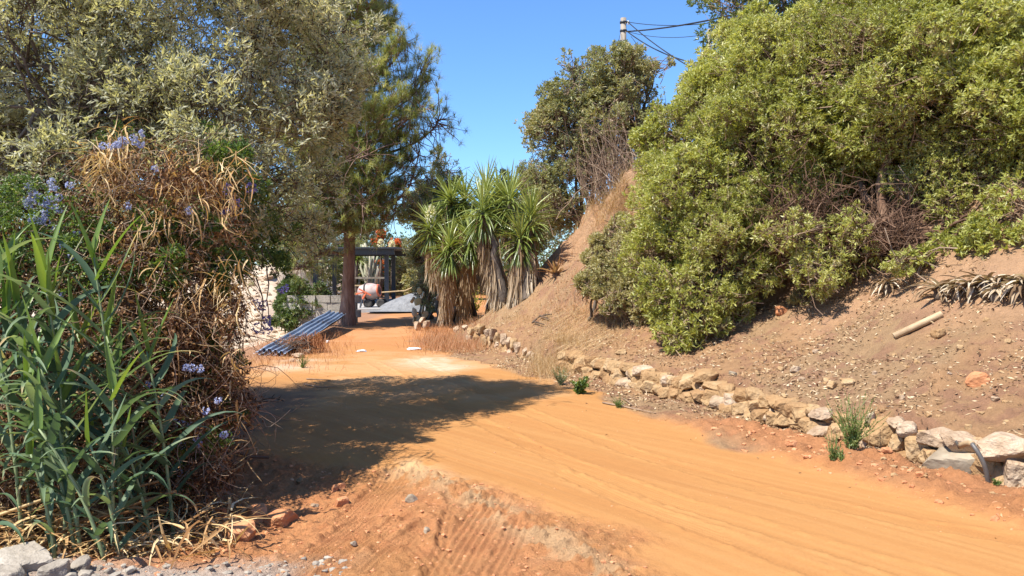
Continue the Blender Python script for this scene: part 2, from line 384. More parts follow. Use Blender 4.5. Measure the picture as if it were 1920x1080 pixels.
def axis_(segs):
    out = [segs[0][0]]
    for a, b, st in segs:
        n = max(1, int(round((b-a)/st))); out += list(a+(b-a)*(np.arange(1, n+1)/n))
    return np.array(out)
def geo_out(start, end, first, ratio=1.25):
    r = [start]; st = first
    while abs(r[-1]-start) < abs(end-start): r.append(r[-1]+st*(1 if end > start else -1)); st *= ratio
    return r[1:]
xs = axis_([(-14, -8, .2), (-8, -3.2, .07), (-3.2, 1.3, .0115), (1.3, 4.6, .022), (4.6, 9, .07), (9, 16, .2)])
xs = np.concatenate([geo_out(-14, -2500, .4)[::-1], xs, geo_out(16, 2500, .4)])
ys = axis_([(-2, 3.4, .2), (3.4, 7.3, .0125), (7.3, 10, .025), (10, 14, .045), (14, 24, .08), (24, 40, .2)])
ys = np.concatenate([geo_out(-2, -2500, .4)[::-1], ys, geo_out(40, 2500, .4)])
GX, GY = np.meshgrid(xs, ys); nx, ny = len(xs), len(ys)
gx, gy = GX.ravel(), GY.ravel(); gz = H(gx, gy)
gd, gs = ds(gx, gy)
gdh = gd-.75*np.maximum(0, gy-17.5)
rm = road_mask(gx, gy); di = disturbed(gx, gy)
def mixc(a, b, t): return a*(1-t[:, None])+np.array(b)[None]*t[:, None]
colr = np.broadcast_to(np.array([.385, .24, .122]), (len(gx), 3)).copy()
n1 = fbm(gx, gy, .9, 4, 81)+.5; n2 = fbm(gx, gy, 6, 4, 82)+.5; n3 = fbm(gx, gy, 30, 2, 83)+.5
c_ = gx*.78+gy*.62+.02*(gy-6)**2
stk = fbm(c_*4, gs*.3, 1, 4, 84)+.5
colr = mixc(colr, (.43, .23, .105), smooth(.35, .75, n1)*.6)
colr = mixc(colr, (.30, .15, .09), smooth(.45, .9, n2)*.6)
steep = smooth(2.0, 3.2, gdh+n1)
colr = mixc(colr, (.50, .30, .165), steep*.7)
roadc = mixc(np.broadcast_to(np.array([.485, .232, .074]), (len(gx), 3)).copy(), (.45, .20, .062), smooth(.4, .85, stk)*.5)
roadc = mixc(roadc, (.60, .35, .16), smooth(.5, .85, n1)*.6*smooth(7, 12, gy))
fine_ = fbm(c_*26, gs*.5, 1, 3, 85)+.5; roadc = mixc(roadc, (.40, .18, .055), smooth(.5, .95, fine_)*.2); roadc = mixc(roadc, (.62, .36, .14), smooth(.5, .1, fine_)*.12)
far_red = smooth(15, 19, gy+n1*3)
roadc = mixc(roadc, (.55, .22, .09), far_red*.45)
colr = colr*(1-rm[:, None])+roadc*rm[:, None]
colr = mixc(colr, (.60, .265, .105), di*(.55+.45*smooth(.3, .7, n1)))
colr = mixc(colr, (.46, .17, .065), di*smooth(.5, .85, n2)*.4)
colr = mixc(colr, (.56, .28, .11), di*smooth(.6, .9, n3)*.4)
berm = smooth(-1.1, -.7, gd)*smooth(-.05, -.35, gd)*smooth(9.2, 7.8, gy)
colr = mixc(colr, (.54, .23, .09), berm*.85)
rq, _ = polydist(gx, gy, RIDGE)
colr = mixc(colr, (.62, .40, .20), np.exp(-(rq/.17)**2)*smooth(.3, .6, n2)*.8)
# pale plaster dust on the road and along its far left edge, pale ground at the bottom left
def blob(u, v, su, sv):
    c = P(u, v, CAM_H/((v-500)/1480.)); f = c[1]/1480
    dv = CAM_H*1480/(v-500)-CAM_H*1480/(v+sv-500)
    return np.exp(-((gx-c[0])/(su*f))**2-((gy-c[1])/dv)**2)
pale = blob(800, 678, 50, 9)+blob(840, 690, 40, 6)+.8*blob(530, 690, 60, 6)+.7*blob(560, 677, 45, 5)
colr = mixc(colr, (.66, .50, .34), np.clip(pale*.85*(.4+n2), 0, .7))
bl = smooth(4.65, 4.3, gy+.35*fbm(gx, gy, 2, 3, 91))*smooth(-.9, -1.3, gx+.4*fbm(gx, gy, 1.5, 2, 92))
colr = mixc(colr, (.58, .47, .36), bl*.85)
plot = smooth(-4.9, -5.6, gx+np.maximum(0, gy-20)*.19)*smooth(15.5, 17.5, gy)
colr = mixc(colr, (.66, .52, .36), plot); colr = mixc(colr, (.50, .36, .24), plot*smooth(.5, .8, n2)*.6)
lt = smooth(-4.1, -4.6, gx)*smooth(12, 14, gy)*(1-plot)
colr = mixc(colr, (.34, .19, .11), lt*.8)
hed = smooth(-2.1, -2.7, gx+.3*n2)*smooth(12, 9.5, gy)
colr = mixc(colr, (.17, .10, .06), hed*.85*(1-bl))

m, nt, nd, lk = newmat("earth"); M['earth'] = m
at = nd.new("ShaderNodeAttribute"); at.attribute_name = "col"
tc = nd.new("ShaderNodeTexCoord")
na = nd.new("ShaderNodeTexNoise"); na.inputs["Scale"].default_value = 9; na.inputs["Detail"].default_value = 10; na.inputs["Roughness"].default_value = .72
nb = nd.new("ShaderNodeTexNoise"); nb.inputs["Scale"].default_value = 55; nb.inputs["Detail"].default_value = 6; nb.inputs["Roughness"].default_value = .7
lk.new(tc.outputs["Object"], na.inputs[0]); lk.new(tc.outputs["Object"], nb.inputs[0])
mr = nd.new("ShaderNodeMapRange"); mr.inputs[1].default_value = .3; mr.inputs[2].default_value = .7; mr.inputs[3].default_value = .80; mr.inputs[4].default_value = 1.16
lk.new(na.outputs["Fac"], mr.inputs[0])
mr2 = nd.new("ShaderNodeMapRange"); mr2.inputs[1].default_value = .3; mr2.inputs[2].default_value = .7; mr2.inputs[3].default_value = .84; mr2.inputs[4].default_value = 1.13
lk.new(nb.outputs["Fac"], mr2.inputs[0])
mu = nd.new("ShaderNodeMath"); mu.operation = 'MULTIPLY'; lk.new(mr.outputs[0], mu.inputs[0]); lk.new(mr2.outputs[0], mu.inputs[1])
at2 = nd.new("ShaderNodeAttribute"); at2.attribute_name = "rough_amount"
mf = nd.new("ShaderNodeMix"); mf.inputs[2].default_value = 1.0; lk.new(at2.outputs["Fac"], mf.inputs[0]); lk.new(mu.outputs[0], mf.inputs[3])
vm = nd.new("ShaderNodeVectorMath"); vm.operation = 'SCALE'; lk.new(at.outputs["Color"], vm.inputs[0]); lk.new(mf.outputs[0], vm.inputs["Scale"])
p = nd["Principled BSDF"]; p.inputs["Roughness"].default_value = .95; p.inputs["Specular IOR Level"].default_value = .15
lk.new(vm.outputs[0], p.inputs["Base Color"])
ad = nd.new("ShaderNodeMath"); ad.operation = 'MULTIPLY_ADD'; ad.inputs[1].default_value = .45
lk.new(nb.outputs["Fac"], ad.inputs[0]); lk.new(na.outputs["Fac"], ad.inputs[2])
bp = nd.new("ShaderNodeBump"); bp.inputs["Distance"].default_value = .05
lk.new(at2.outputs["Fac"], bp.inputs["Strength"]); lk.new(ad.outputs[0], bp.inputs["Height"]); lk.new(bp.outputs[0], p.inputs["Normal"])
colr = colr*.78*np.array([.99, 1.0, 1.06])
rough_amt = np.clip(.95-.72*rm*(1-di)*(1-berm), .15, 1)

ii, jj = np.meshgrid(np.arange(ny-1), np.arange(nx-1), indexing='ij')
q0 = (ii*nx+jj).ravel(); quads = np.stack([q0, q0+1, q0+nx+1, q0+nx], 1)
cx = gx[quads].mean(1); cy = gy[quads].mean(1); cd, cs = ds(cx, cy); cdh = cd-.75*np.maximum(0, cy-17.5)
fm = (rm[quads].mean(1) > .5)
region = np.zeros(len(quads), int)
region[(cdh > .02)] = 1
region[fm & (cx > -4.7) & (cy > 2.5) & (cy < 29) & (cx < 7) & (cdh < .02)] = 2
region[(cx < -5.2-np.maximum(0, cy-20)*.19) & (cy > 15.5) & (cy < 45) & (cx > -30)] = 3
for rid, nm in enumerate(['ground', 'hillside', 'dirt_road', 'building_plot']):
    q = quads[region == rid]; used = np.unique(q); mp = np.full(len(gx), -1); mp[used] = np.arange(len(used))
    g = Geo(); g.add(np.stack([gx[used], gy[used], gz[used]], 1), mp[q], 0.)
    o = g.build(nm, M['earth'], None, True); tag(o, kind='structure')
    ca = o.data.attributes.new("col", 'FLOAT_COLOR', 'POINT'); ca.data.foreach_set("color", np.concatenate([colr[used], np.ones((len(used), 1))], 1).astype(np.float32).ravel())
    ra = o.data.attributes.new("rough_amount", 'FLOAT', 'POINT'); ra.data.foreach_set("value", rough_amt[used].astype(np.float32))

# ---------------------------------------------------------------- rocks
_bm = bmesh.new(); bmesh.ops.create_icosphere(_bm, subdivisions=3, radius=1); _bm.verts.ensure_lookup_table()
ICO_V = nrm(np.array([v.co[:] for v in _bm.verts])); ICO_F = np.array([[v.index for v in f.verts] for f in _bm.faces]); _bm.free()
_bm = bmesh.new(); bmesh.ops.create_icosphere(_bm, subdivisions=4, radius=1)
ICO4_V = nrm(np.array([v.co[:] for v in _bm.verts])); ICO4_F = np.array([[v.index for v in f.verts] for f in _bm.faces]); _bm.free()
_bm = bmesh.new(); bmesh.ops.create_icosphere(_bm, subdivisions=1, radius=1)
ICO1_V = nrm(np.array([v.co[:] for v in _bm.verts])); ICO1_F = np.array([[v.index for v in f.verts] for f in _bm.faces]); _bm.free()
def rock_geo(size, seed, big=False, nplanes=11, rough=.03, flat=1.):
    r = np.random.default_rng(seed); V, F = (ICO4_V, ICO4_F) if big else (ICO_V, ICO_F)
    n = np.concatenate([np.array([[1, 0, 0], [-1, 0, 0], [0, 1, 0], [0, -1, 0], [0, 0, 1], [0, 0, -1.]])+r.normal(size=(6, 3))*.22, r.normal(size=(max(2, nplanes-6), 3))]); n = nrm(n); off = np.concatenate([r.uniform(.74, .98, 6), r.uniform(.72, 1.0, len(n)-6)])
    dt = V@n.T; rr = np.where(dt > .05, off/np.maximum(dt, .05), 9.)
    k = 60.; mn = rr.min(1); rad = mn-np.log(np.exp(-k*(np.minimum(rr, 9)-mn[:, None])).sum(1))/k; rad = np.minimum(rad, 1.3)
    w1, w2 = Wob(4, 12, seed), Wob(11, 12, seed+1)
    rad = rad*(1+rough*w1(V)+rough*.5*w2(V))
    g = Geo(); g.add(V*rad[:, None]*np.array(size)/2, F, r.random()); return g
def rock(name, loc, size, mat, seed, label=None, cat='rock', group=None, parent=None, rz=None, big=False, rough=.03, tilt=.25):
    g = rock_geo(size, seed, big, rough=rough); o = g.build(name, mat, None, False)
    r = np.random.default_rng(seed+5)
    o.location = tuple(loc); o.rotation_euler = (r.uniform(-tilt, tilt), r.uniform(-tilt, tilt), r.uniform(0, 6.28) if rz is None else rz)
    if parent is not None: o.parent = parent; o.matrix_parent_inverse = Matrix.Translation(-Vector(parent.location))
    else: tag(o, label, cat, group)
    return o
# ---------------------------------------------------------------- broadleaf crowns
def limb(a, b, sag=.15, K=7, r=None):
    a = np.array(a, float); b = np.array(b, float); t = np.linspace(0, 1, K)[:, None]
    L = np.linalg.norm(b-a); m = (a+b)/2+rng.normal(size=3)*L*sag
    pts = (1-t)**2*a+2*t*(1-t)*m+t**2*b
    pts[1:-1] += rng.normal(size=(K-2, 3))*L*.02
    return pts
def crown_tips(lobes, n, seed, shell=.35, up=.45, wob=.22, wf=2.2, sub=26, subf=.68):
    r = np.random.default_rng(seed); c = np.array([l[:3] for l in lobes]); rad = np.array([l[3] for l in lobes])
    sq = np.array([l[4] if len(l) > 4 else .9 for l in lobes]); den = np.array([l[5] if len(l) > 5 else 1. for l in lobes])
    w = rad**2*den; w /= w.sum(); i = r.choice(len(lobes), n, p=w)
    # sub-clumps: many small tufts of foliage sitting on each lobe
    ns = np.maximum(5, (rad**2*den*sub).astype(int)); SC, SR, SI = [], [], []
    for k in range(len(lobes)):
        su = rdir(ns[k]); sr = r.uniform(.16, .36, ns[k])*rad[k]**.5*(1.15 if rad[k] > .5 else .8)
        SC.append(c[k]+su*(rad[k]*r.uniform(.72, 1.02, ns[k]))[:, None]*np.array([1, 1, sq[k]])); SR.append(sr); SI.append(np.full(ns[k], k))
    SC, SR, SI = np.concatenate(SC), np.concatenate(SR), np.concatenate(SI)
    n2 = int(n*subf); n = n-n2; j = r.choice(len(SC), n2, p=SR**2/(SR**2).sum()); out_ = nrm(SC[j]-c[SI[j]])
    u2 = nrm(rdir(n2)+out_*.45+np.array([0, 0, .25])); p2 = SC[j]+u2*(SR[j]*np.clip(1-.22*np.abs(r.normal(size=n2)), .2, 1))[:, None]
    o2 = nrm(u2+out_*.3+np.array([0, 0, up])+r.normal(size=u2.shape)*.3); kk = Wob(wf*1.1, 20, seed+3)(p2) > -1.25
    for k in range(len(lobes)):
        q = p2-c[k]; q[:, 2] /= sq[k]; kk &= ~((np.linalg.norm(q, axis=1) < rad[k]*.6) & (SI[j] != k))
    p2, o2, c2, f2 = p2[kk], o2[kk], c[SI[j]][kk], np.ones(kk.sum()); i = i[:n]
    u = rdir(n); f = 1-shell*np.abs(r.normal(size=n))*.8; f = np.clip(f, .15, 1.05)
    W1 = Wob(wf, 16, seed); W2 = Wob(wf*2.6, 16, seed+1)
    amp = 1+wob*W1(u*rad[i][:, None]+c[i])+wob*.6*W2(u*rad[i][:, None]+c[i])
    off = u*(rad[i]*f*amp)[:, None]; off[:, 2] *= sq[i]; p = c[i]+off
    keep = np.ones(n, bool)
    for k in range(len(lobes)):
        q = (p-c[k]); q[:, 2] /= sq[k]; inside = np.linalg.norm(q, axis=1) < rad[k]*.55
        keep &= ~(inside & (i != k))
    gap = Wob(wf*1.5, 20, seed+3)(p) > -.9
    keep &= gap
    p, u, i, f = p[keep], u[keep], i[keep], f[keep]
    o = nrm(u+np.array([0, 0, up])+r.normal(size=u.shape)*.35)
    return np.concatenate([p, p2]), np.concatenate([o, o2]), np.concatenate([c[i], c2]), np.concatenate([f, f2])
def rosettes(g, p, o, nl, L, W, spread=(.5, 1.5), varbase=None, seed=0, stem=.08):
    r = np.random.default_rng(seed); n = len(p); L = L*np.repeat(1+.28*Wob(1.7, 14, seed+31)(p), nl); W = W*L/L.mean(); P_ = np.repeat(p, nl, 0); O = np.repeat(o, nl, 0)
    q = nrm(np.cross(O, rdir(len(O)))); a = r.uniform(*spread, len(O))[:, None]
    d = O*np.cos(a)+q*np.sin(a); base = P_-O*(r.random((len(O), 1))*stem)
    vb = np.repeat(varbase if varbase is not None else r.random(n), nl)
    v = np.clip(.55*vb+.45*r.random(len(O)), 0, 1)
    g.leaves(base, d, L*r.uniform(.6, 1.15, len(O)), W*r.uniform(.7, 1.15, len(O)), .22, v)
def twigs_to(g, p, o, c, frac, L, r0, seed, K=4, sides=3):
    r = np.random.default_rng(seed); k = r.random(len(p)) < frac; p, o, c = p[k], o[k], c[k]
    d = nrm(.6*nrm(c-p)-o*.5+r.normal(size=p.shape)*.25); l = r.uniform(.5, 1.2, (len(p), 1))*L
    t = np.linspace(0, 1, K)[None, :, None]; bend = r.normal(size=p.shape)*.12
    paths = p[:, None]+d[:, None]*l[:, None]*t+bend[:, None]*l[:, None]*np.sin(t*math.pi)
    g.tubes(paths, np.broadcast_to(np.linspace(r0*.4, r0*1.3, K), (len(p), K)), sides, r.random(len(p)), cap=False)
def clumpvar(p, f, seed):
    a = Wob(f, 16, seed)(p); return np.clip(.5+.35*a+rng.normal(size=len(p))*.12, 0, 1)
def broad(name, label, cat, base, lobes, n, nl, L, W, mats, seed, trunk_r=.08, ntrunk=3, barkm='bark', twigm='twig', group=None,
          shell=.35, up=.45, wob=.25, wf=2.2, spread=(.5, 1.5), twigfrac=.35, twigL=.5, twr=.006, mix2=0, stem=.08):
    t = thing(name, label, cat, base, group)
    p, o, c, f = crown_tips(lobes, n, seed, shell, up, wob, wf)
    keep = p[:, 2] > H0(p[:, 0], p[:, 1])+.03; p, o, c, f = p[keep], o[keep], c[keep], f[keep]
    g = Geo(); v = clumpvar(p, 1.6, seed+9)
    rosettes(g, p, o, nl, L, W, spread, v, seed, stem); part(g, 'crown', M[mats[0]], t)
    if mix2:
        k = rng.random(len(p)) < mix2; g = Geo(); rosettes(g, p[k]-o[k]*.1, o[k], nl, L, W, spread, None, seed+1, stem); part(g, 'dry_leaves', M[mats[1]], t)
    g = Geo(); twigs_to(g, p, o, c, twigfrac, twigL, twr, seed); part(g, 'twigs', M[twigm], t)
    g = Geo(); b = np.array(base, float)
    for k, l in enumerate(lobes):
        s = b+np.array([rng.normal()*.05*ntrunk, rng.normal()*.05*ntrunk, -.1]); e = np.array(l[:3])
        pts = limb(s, e, .12, 9); r0 = trunk_r*rng.uniform(.6, 1.)
        g.tubes(pts, np.linspace(r0, r0*.25, 9), 7, cap=False)
        for q in range(5):
            a = pts[rng.integers(4, 9)]; e2 = e+rdir(1)[0]*l[3]*.75
            g.tubes(limb(a, e2, .15, 6), np.linspace(r0*.35, .006, 6), 5, cap=False)
    part(g, 'trunk', M[barkm], t, True)
    return t
def L3(u, v, Y, r, *a): return (*P(u, v, Y), r, *a)
def LO(u, v, Y, r, *a): return (*P(u, v, Y*.92), r*.94, *a)

# evergreen shrubs of the right bank
gp = ground_px
b = gp(1330, 600); b[1] += .8; b[0] += .35; b[2] = float(H0(b[0], b[1]))
broad('evergreen_shrub', 'huge rounded yellow-green evergreen shrub with a dark hollow, middle of the earth bank', 'shrub', b,
      [L3(1300, 275, 13.2, .88), L3(1400, 160, 13.4, 1.05), L3(1268, 370, 12.6, .70), L3(1350, 210, 13.2, .75), L3(1225, 265, 13.4, .38), L3(1330, 400, 12.0, 1.05), L3(1430, 290, 12.2, 1.2),
       L3(1290, 555, 11.2, .62, .95), L3(1355, 500, 11.4, .75), L3(1500, 170, 12.6, 1.35), L3(1235, 470, 12.0, .62), L3(1500, 330, 12.0, .75, .9, .6),
       L3(1300, 600, 10.9, .42, .9), L3(1270, 630, 10.8, .26, .9), L3(1340, 450, 11.3, .6), L3(1380, 440, 11.6, .55, .9, .8), L3(1370, 565, 11.2, .30, .9, .7), L3(1560, 250, 12.0, .9)],
      25000, 9, .078, .026, ['pitto', 'pitto2'], 101, .09, barkm='undertwig', twigL=.55, mix2=.25, shell=.3)
b = gp(1700, 520); b[1] += .9; b[0] += .4; b[2] = float(H0(b[0], b[1]))
broad('evergreen_shrub', 'tall yellow-green evergreen shrub above the row of dead agaves, reaching the right edge', 'shrub', b,
      [L3(1640, 110, 11.2, 1.15), L3(1760, 160, 10.6, 1.2), L3(1900, 230, 10.0, 1.15), L3(1670, 235, 11.0, .85), L3(1790, 300, 10.4, .75),
       L3(1610, 445, 10.2, .42, .9), L3(1530, 505, 10.2, .40, .9), L3(1500, 440, 10.4, .42, .9), L3(1690, 490, 9.4, .17, .9), L3(1860, 420, 9.3, .40, .9, .8), L3(1925, 390, 9.0, .55, .9, .8),
       L3(1720, 30, 11.5, 1.3), L3(1880, 60, 10.6, 1.2), L3(1600, 300, 11.4, .42, .9, .7), L3(1590, 380, 12.4, .5, .9, .6), L3(1700, 350, 10.4, .35, .8, .8), L3(1780, 380, 9.9, .38, .8, .8), L3(1740, 440, 11.6, .45, .8, .6), L3(1640, 440, 12.0, .5, .8, .4),
       L3(1600, 500, 10.5, .30, .8, .8), L3(1830, 460, 9.9, .45, .8, .7), L3(1910, 470, 9.6, .40, .8, .7), L3(1730, 480, 9.5, .2, .8), L3(1770, 460, 9.6, .22, .8), L3(1880, 355, 9.9, .5), L3(1935, 340, 9.6, .5), L3(1905, 450, 9.0, .36, .8), L3(1845, 440, 9.2, .30, .8), L3(1935, 490, 8.7, .26, .8), L3(1800, 470, 9.4, .22, .8), L3(1990, 200, 9.6, 1.1), L3(1860, 485, 9.0, .20, .8, .8)],
      30000, 9, .072, .024, ['pitto', 'pitto2'], 202, .09, barkm='undertwig', twigL=.55, mix2=.2, shell=.28)
b = gp(1150, 590); b[1] += .3
broad('evergreen_shrub', 'low sprawling olive-green shrub at the left foot of the huge one, on the scarp', 'shrub', b,
      [L3(1160, 430, 13.6, .36), L3(1130, 475, 13.4, .33), L3(1130, 520, 13.1, .42), L3(1185, 500, 13.0, .5), L3(1160, 560, 12.7, .32), L3(1215, 560, 12.4, .42), L3(1105, 535, 13.2, .22)],
      6000, 9, .062, .02, ['pitto2', 'mid'], 303, .04, twigL=.4, mix2=.3, shell=.45)
b = P(1480, 250, 17); b[2] = float(H0(b[0], b[1]))
broad('dark_evergreen_tree', 'dark green tree standing behind and above the evergreen shrubs, top of the frame', 'tree', b,
      [L3(1400, 30, 16.5, 1.0), L3(1480, -30, 17, 1.6), L3(1600, -10, 17, 1.7), L3(1760, -70, 17, 2.0), L3(1550, 90, 17, 1.4), L3(1420, -60, 17, 1.0)],
      9000, 9, .10, .034, ['dark', 'pitto'], 404, .13, twigL=.6, mix2=.25)
b = gp(1250, 690); b2 = gp(1510, 570); b2[2] -= .05
broad('seedling_shrub', 'small dusty green seedling at the shaded foot of the right hand shrub', 'shrub', b2,
      [(b2[0], b2[1], b2[2]+.12, .16)], 160, 7, .05, .018, ['pitto2', 'mid'], 505, .01, twigL=.15, twigfrac=.4)
for (lb_, cu, cv_, cy_, su, sv, nn_, bu, bv) in [('tangle of bare brown branches in the dark hollow between the two big evergreen shrubs', 1520, 400, 10.6, 90, 80, 240, 1540, 540), ('tangle of bare branches in the dark hollow above the lone withered agave', 1690, 420, 10.1, 90, 50, 190, 1690, 520)]:
    b_ = gp(bu, bv); b_[1] += .7; b_[2] = float(H0(b_[0], b_[1])); t_ = thing('bare_undergrowth', lb_, 'branches', b_); g = Geo()
    for k in range(nn_):
        e = P(cu+rng.normal()*su*.6, cv_+rng.normal()*sv*.6, cy_+rng.normal()*.35); r0 = rng.uniform(.006, .016); pts = limb(b_+np.array([rng.normal()*.25, rng.normal()*.2, 0]), e, .2, 8)
        g.tubes(pts, np.linspace(r0, .003, 8), 5, cap=False)
        for q_ in range(3): s_ = pts[rng.integers(3, 8)]; g.tubes(limb(s_, s_+rdir(1)[0]*rng.uniform(.15, .45), .25, 6), np.linspace(.005, .002, 6), 3, cap=False)
    part(g, 'branches', M['undertwig'], t_)
# middle tree with brownish leaves in front of the pole
b = P(1120, 420, 20.5); b[2] = float(H0(b[0], b[1]))
broad('broadleaf_tree', 'olive-brown broadleaf tree on top of the scarp in front of the utility pole', 'tree', b,
      [L3(1080, 180, 20.5, 1.0), L3(1150, 150, 20.5, .95), L3(1060, 260, 20.3, 1.1), L3(1140, 240, 20, 1.1), L3(1085, 300, 20, .9), L3(1030, 340, 20, .7),
       L3(1215, 130, 20.8, .55, .9, .5), L3(1030, 230, 20.6, .55, .9, .7), L3(1045, 390, 19.6, .65), L3(1200, 210, 20.4, .8, .9, .6), L3(1180, 105, 20.8, .35, .9, .5), L3(1075, 130, 20.6, .5, .9, .6), L3(1180, 290, 20, .7, .9, .7)],
      9000, 8, .095, .034, ['mid', 'grey'], 606, .09, twigL=.6, twr=.009, mix2=.2, shell=.5, wob=.35, twigfrac=.5)
# dead twiggy shrub at the scarp top
b = P(1165, 350, 18.2); b[2] = float(H0(b[0], b[1])); b[2] = float(H0(b[0], b[1]))
t = thing('dead_shrub', 'leafless tangle of grey-brown twigs on the scarp between the tree and the huge shrub', 'shrub', b)
g = Geo()
for k in range(120):
    e = P(rng.uniform(1070, 1200), rng.uniform(225, 345), 18.1+rng.normal()*.4)
    s = b+np.array([rng.normal()*.45, rng.normal()*.3, -.1]); g.tubes(limb(s, e, .38, 7), np.linspace(.011, .004, 7), 4, cap=False)
    e2 = e+rdir(1)[0]*.5; g.tubes(limb((s+e)/2, e2, .2, 5), np.linspace(.007, .003, 5), 3, cap=False)
part(g, 'twigs', M['twig'], t)
# grey tree left of the yuccas
b = P(800, 560, 25); b[2] = 0.
broad('grey_green_tree', 'slender grey-green tree with a thin feathery top behind the yuccas', 'tree', b,
      [L3(815, 480, 24.5, .9), L3(800, 400, 25, .85), L3(830, 380, 25.5, .8), L3(790, 470, 25, .6), L3(838, 320, 25.5, .45, 1.5, .35), L3(810, 340, 25, .5, 1.2, .7),
       L3(805, 535, 24, .6), L3(845, 520, 23, .7), L3(820, 300, 25.5, .3, 1.6, .3)],
      9000, 8, .085, .028, ['grey', 'pitto2'], 707, .07, twigL=.7, twr=.008, mix2=.2, shell=.5, wob=.35)
b = P(940, 470, 24); b[2] = float(H0(b[0], b[1]))
broad('grey_green_tree', 'pale spindly tree peeping out over the yucca tops beside the broadleaf tree', 'tree', b,
      [L3(935, 400, 24, .7), L3(985, 370, 24, .8), L3(950, 345, 24, .35, 1.2, .5), L3(1000, 330, 23.5, .5, .9, .7), L3(900, 430, 24, .8), L3(1010, 420, 22.5, .9)],
      5000, 8, .085, .028, ['grey', 'mid'], 708, .06, twigL=.6, twr=.008, mix2=.3, shell=.5, wob=.35)
# hedge of trees closing the far view, each its own
far = [(-30, 52, 4.5, 'far bushy tree'), (-22, 48, 4.0, ''), (-15.5, 50, 4.5, ''), (-17, 40, 2.6, ''), (-11.5, 46, 3.6, ''), (-8.4, 47, 2.2, ''), (-5.2, 46, 1.9, ''), (-2.0, 48, 3.0, ''), (2.5, 46, 3.4, ''), (-3.6, 40, 1.5, '')]
fl = ['dark bushy tree in the far distance at the extreme left behind the olive', 'far bushy tree behind the left part of the olive crown', 'far bushy tree behind the middle of the hedge', 'far low bush at the top of the pale excavated slope',
      'far bushy tree seen just left of the pine trunk', 'far bush seen right of the pine trunk under the steel roof', 'far low bush behind the steel frame posts', 'far bushy tree behind the slender grey tree',
      'far bushy tree beyond the yuccas at the foot of the scarp', 'far small bush right of the rear steel post']
for k, (x, y, r_, _) in enumerate(far):
    z = float(H0(x, y))
    broad('background_tree', fl[k], 'tree', (x, y, z),
          [(x, y, z+r_*.8, r_, .95), (x-r_*.5, y-.5, z+r_*.5, r_*.7), (x+r_*.5, y-.5, z+r_*.55, r_*.7), (x, y-.8, z+r_*.3, r_*.6)],
          int(2200+400*r_), 7, .17, .075, [['mid', 'grey'], ['grey', 'dark'], ['dark', 'mid']][k % 3], 800+k, .12, twigL=.8, twr=.012, mix2=.25, shell=.4, wob=.3, wf=.9, group='background trees beyond the plot')

# ---------------------------------------------------------------- olive tree
ob = np.array([-5.0, 8.4, 0.]); ob[2] = float(H0(ob[0], ob[1]))
t = thing('olive_tree', 'large old olive tree with silvery grey-green foliage filling the upper left', 'tree', ob)
lob = [LO(120, 120, 8.6, 1.25), LO(300, 60, 8.8, 1.3), LO(460, 110, 9.2, 1.15), LO(560, 210, 9.2, .75), LO(590, 90, 9.6, .75), LO(400, 230, 8.2, .85), LO(500, 330, 8.6, .62),
       LO(120, 330, 7.6, .55), LO(30, 60, 8.6, 1.3), LO(620, 130, 9.6, .45), LO(240, 200, 7.8, .62), LO(330, 330, 7.4, .45), LO(590, 350, 9.2, .45, .9, .8), LO(60, 260, 8.4, .55),
       LO(370, -60, 9.2, 1.3), LO(180, -80, 9.0, 1.5), LO(590, 0, 9.6, .5), LO(-150, 200, 8.8, 1.4), LO(430, 400, 8.0, .40), LO(350, 120, 10.0, 1.2), LO(560, 440, 9.0, .30, .9, .8), LO(-80, 330, 9.5, 1.0), LO(640, 190, 9.4, .25), LO(430, 335, 7.4, .30), LO(395, 285, 7.3, .28), LO(470, 410, 7.6, .28), LO(520, 410, 8.6, .40), LO(450, 455, 8.2, .22), LO(580, 420, 9.0, .32), LO(350, 255, 7.2, .3)]
p, o, c, f = crown_tips(lob, 28500, 11, .42, .35, .30, 2.4)
k = p[:, 2] > .9; p, o, c = p[k], o[k], c[k]
# twigs 20 cm long carrying leaf pairs
g = Geo(); gd_ = Geo(); n = len(p); r = rng
tw = nrm(o+r.normal(size=o.shape)*.3+np.array([0, 0, -.15])); Ltw = r.uniform(.10, .26, n)
cv = clumpvar(p, 1.3, 77)
NL = 9
tt = np.tile(np.linspace(.1, 1, NL), n)[:, None]
bs = np.repeat(p, NL, 0)-np.repeat(tw*Ltw[:, None], NL, 0)*(1-tt); O = np.repeat(tw, NL, 0)
q = nrm(np.cross(O, rdir(len(O)))); a = r.uniform(.45, 1.0, len(O))[:, None]
var = np.clip(.5*np.repeat(cv, NL)+.5*r.random(len(O)), 0, 1)
g.leaves(bs, O*np.cos(a)+q*np.sin(a), r.uniform(.045, .080, len(O)), r.uniform(.013, .021, len(O)), .15, var)
crown = part(g, 'crown', M['olive'], t)
k = cv < .12; bs2 = p[k]-o[k]*.15+rng.normal(size=(k.sum(), 3))*.1
g = Geo(); bs2 = np.repeat(bs2, 7, 0)+rng.normal(size=(k.sum()*7, 3))*.05; g.leaves(bs2, rdir(len(bs2)), .05, .014, .2); part(g, 'dry_leaves', M['olive_dry'], t)
g = Geo(); twigs_to(g, p, tw, c, .38, .45, .004, 12); part(g, 'twigs', M['twig_dark'], t)
g = Geo(); fork = P(205, 300, 8.6*.92)
g.tubes(limb(ob-np.array([0, 0, .2]), fork, .05, 8), np.linspace(.20, .10, 8), 10, cap=False); part(g, 'trunk', M['bark'], t, True)
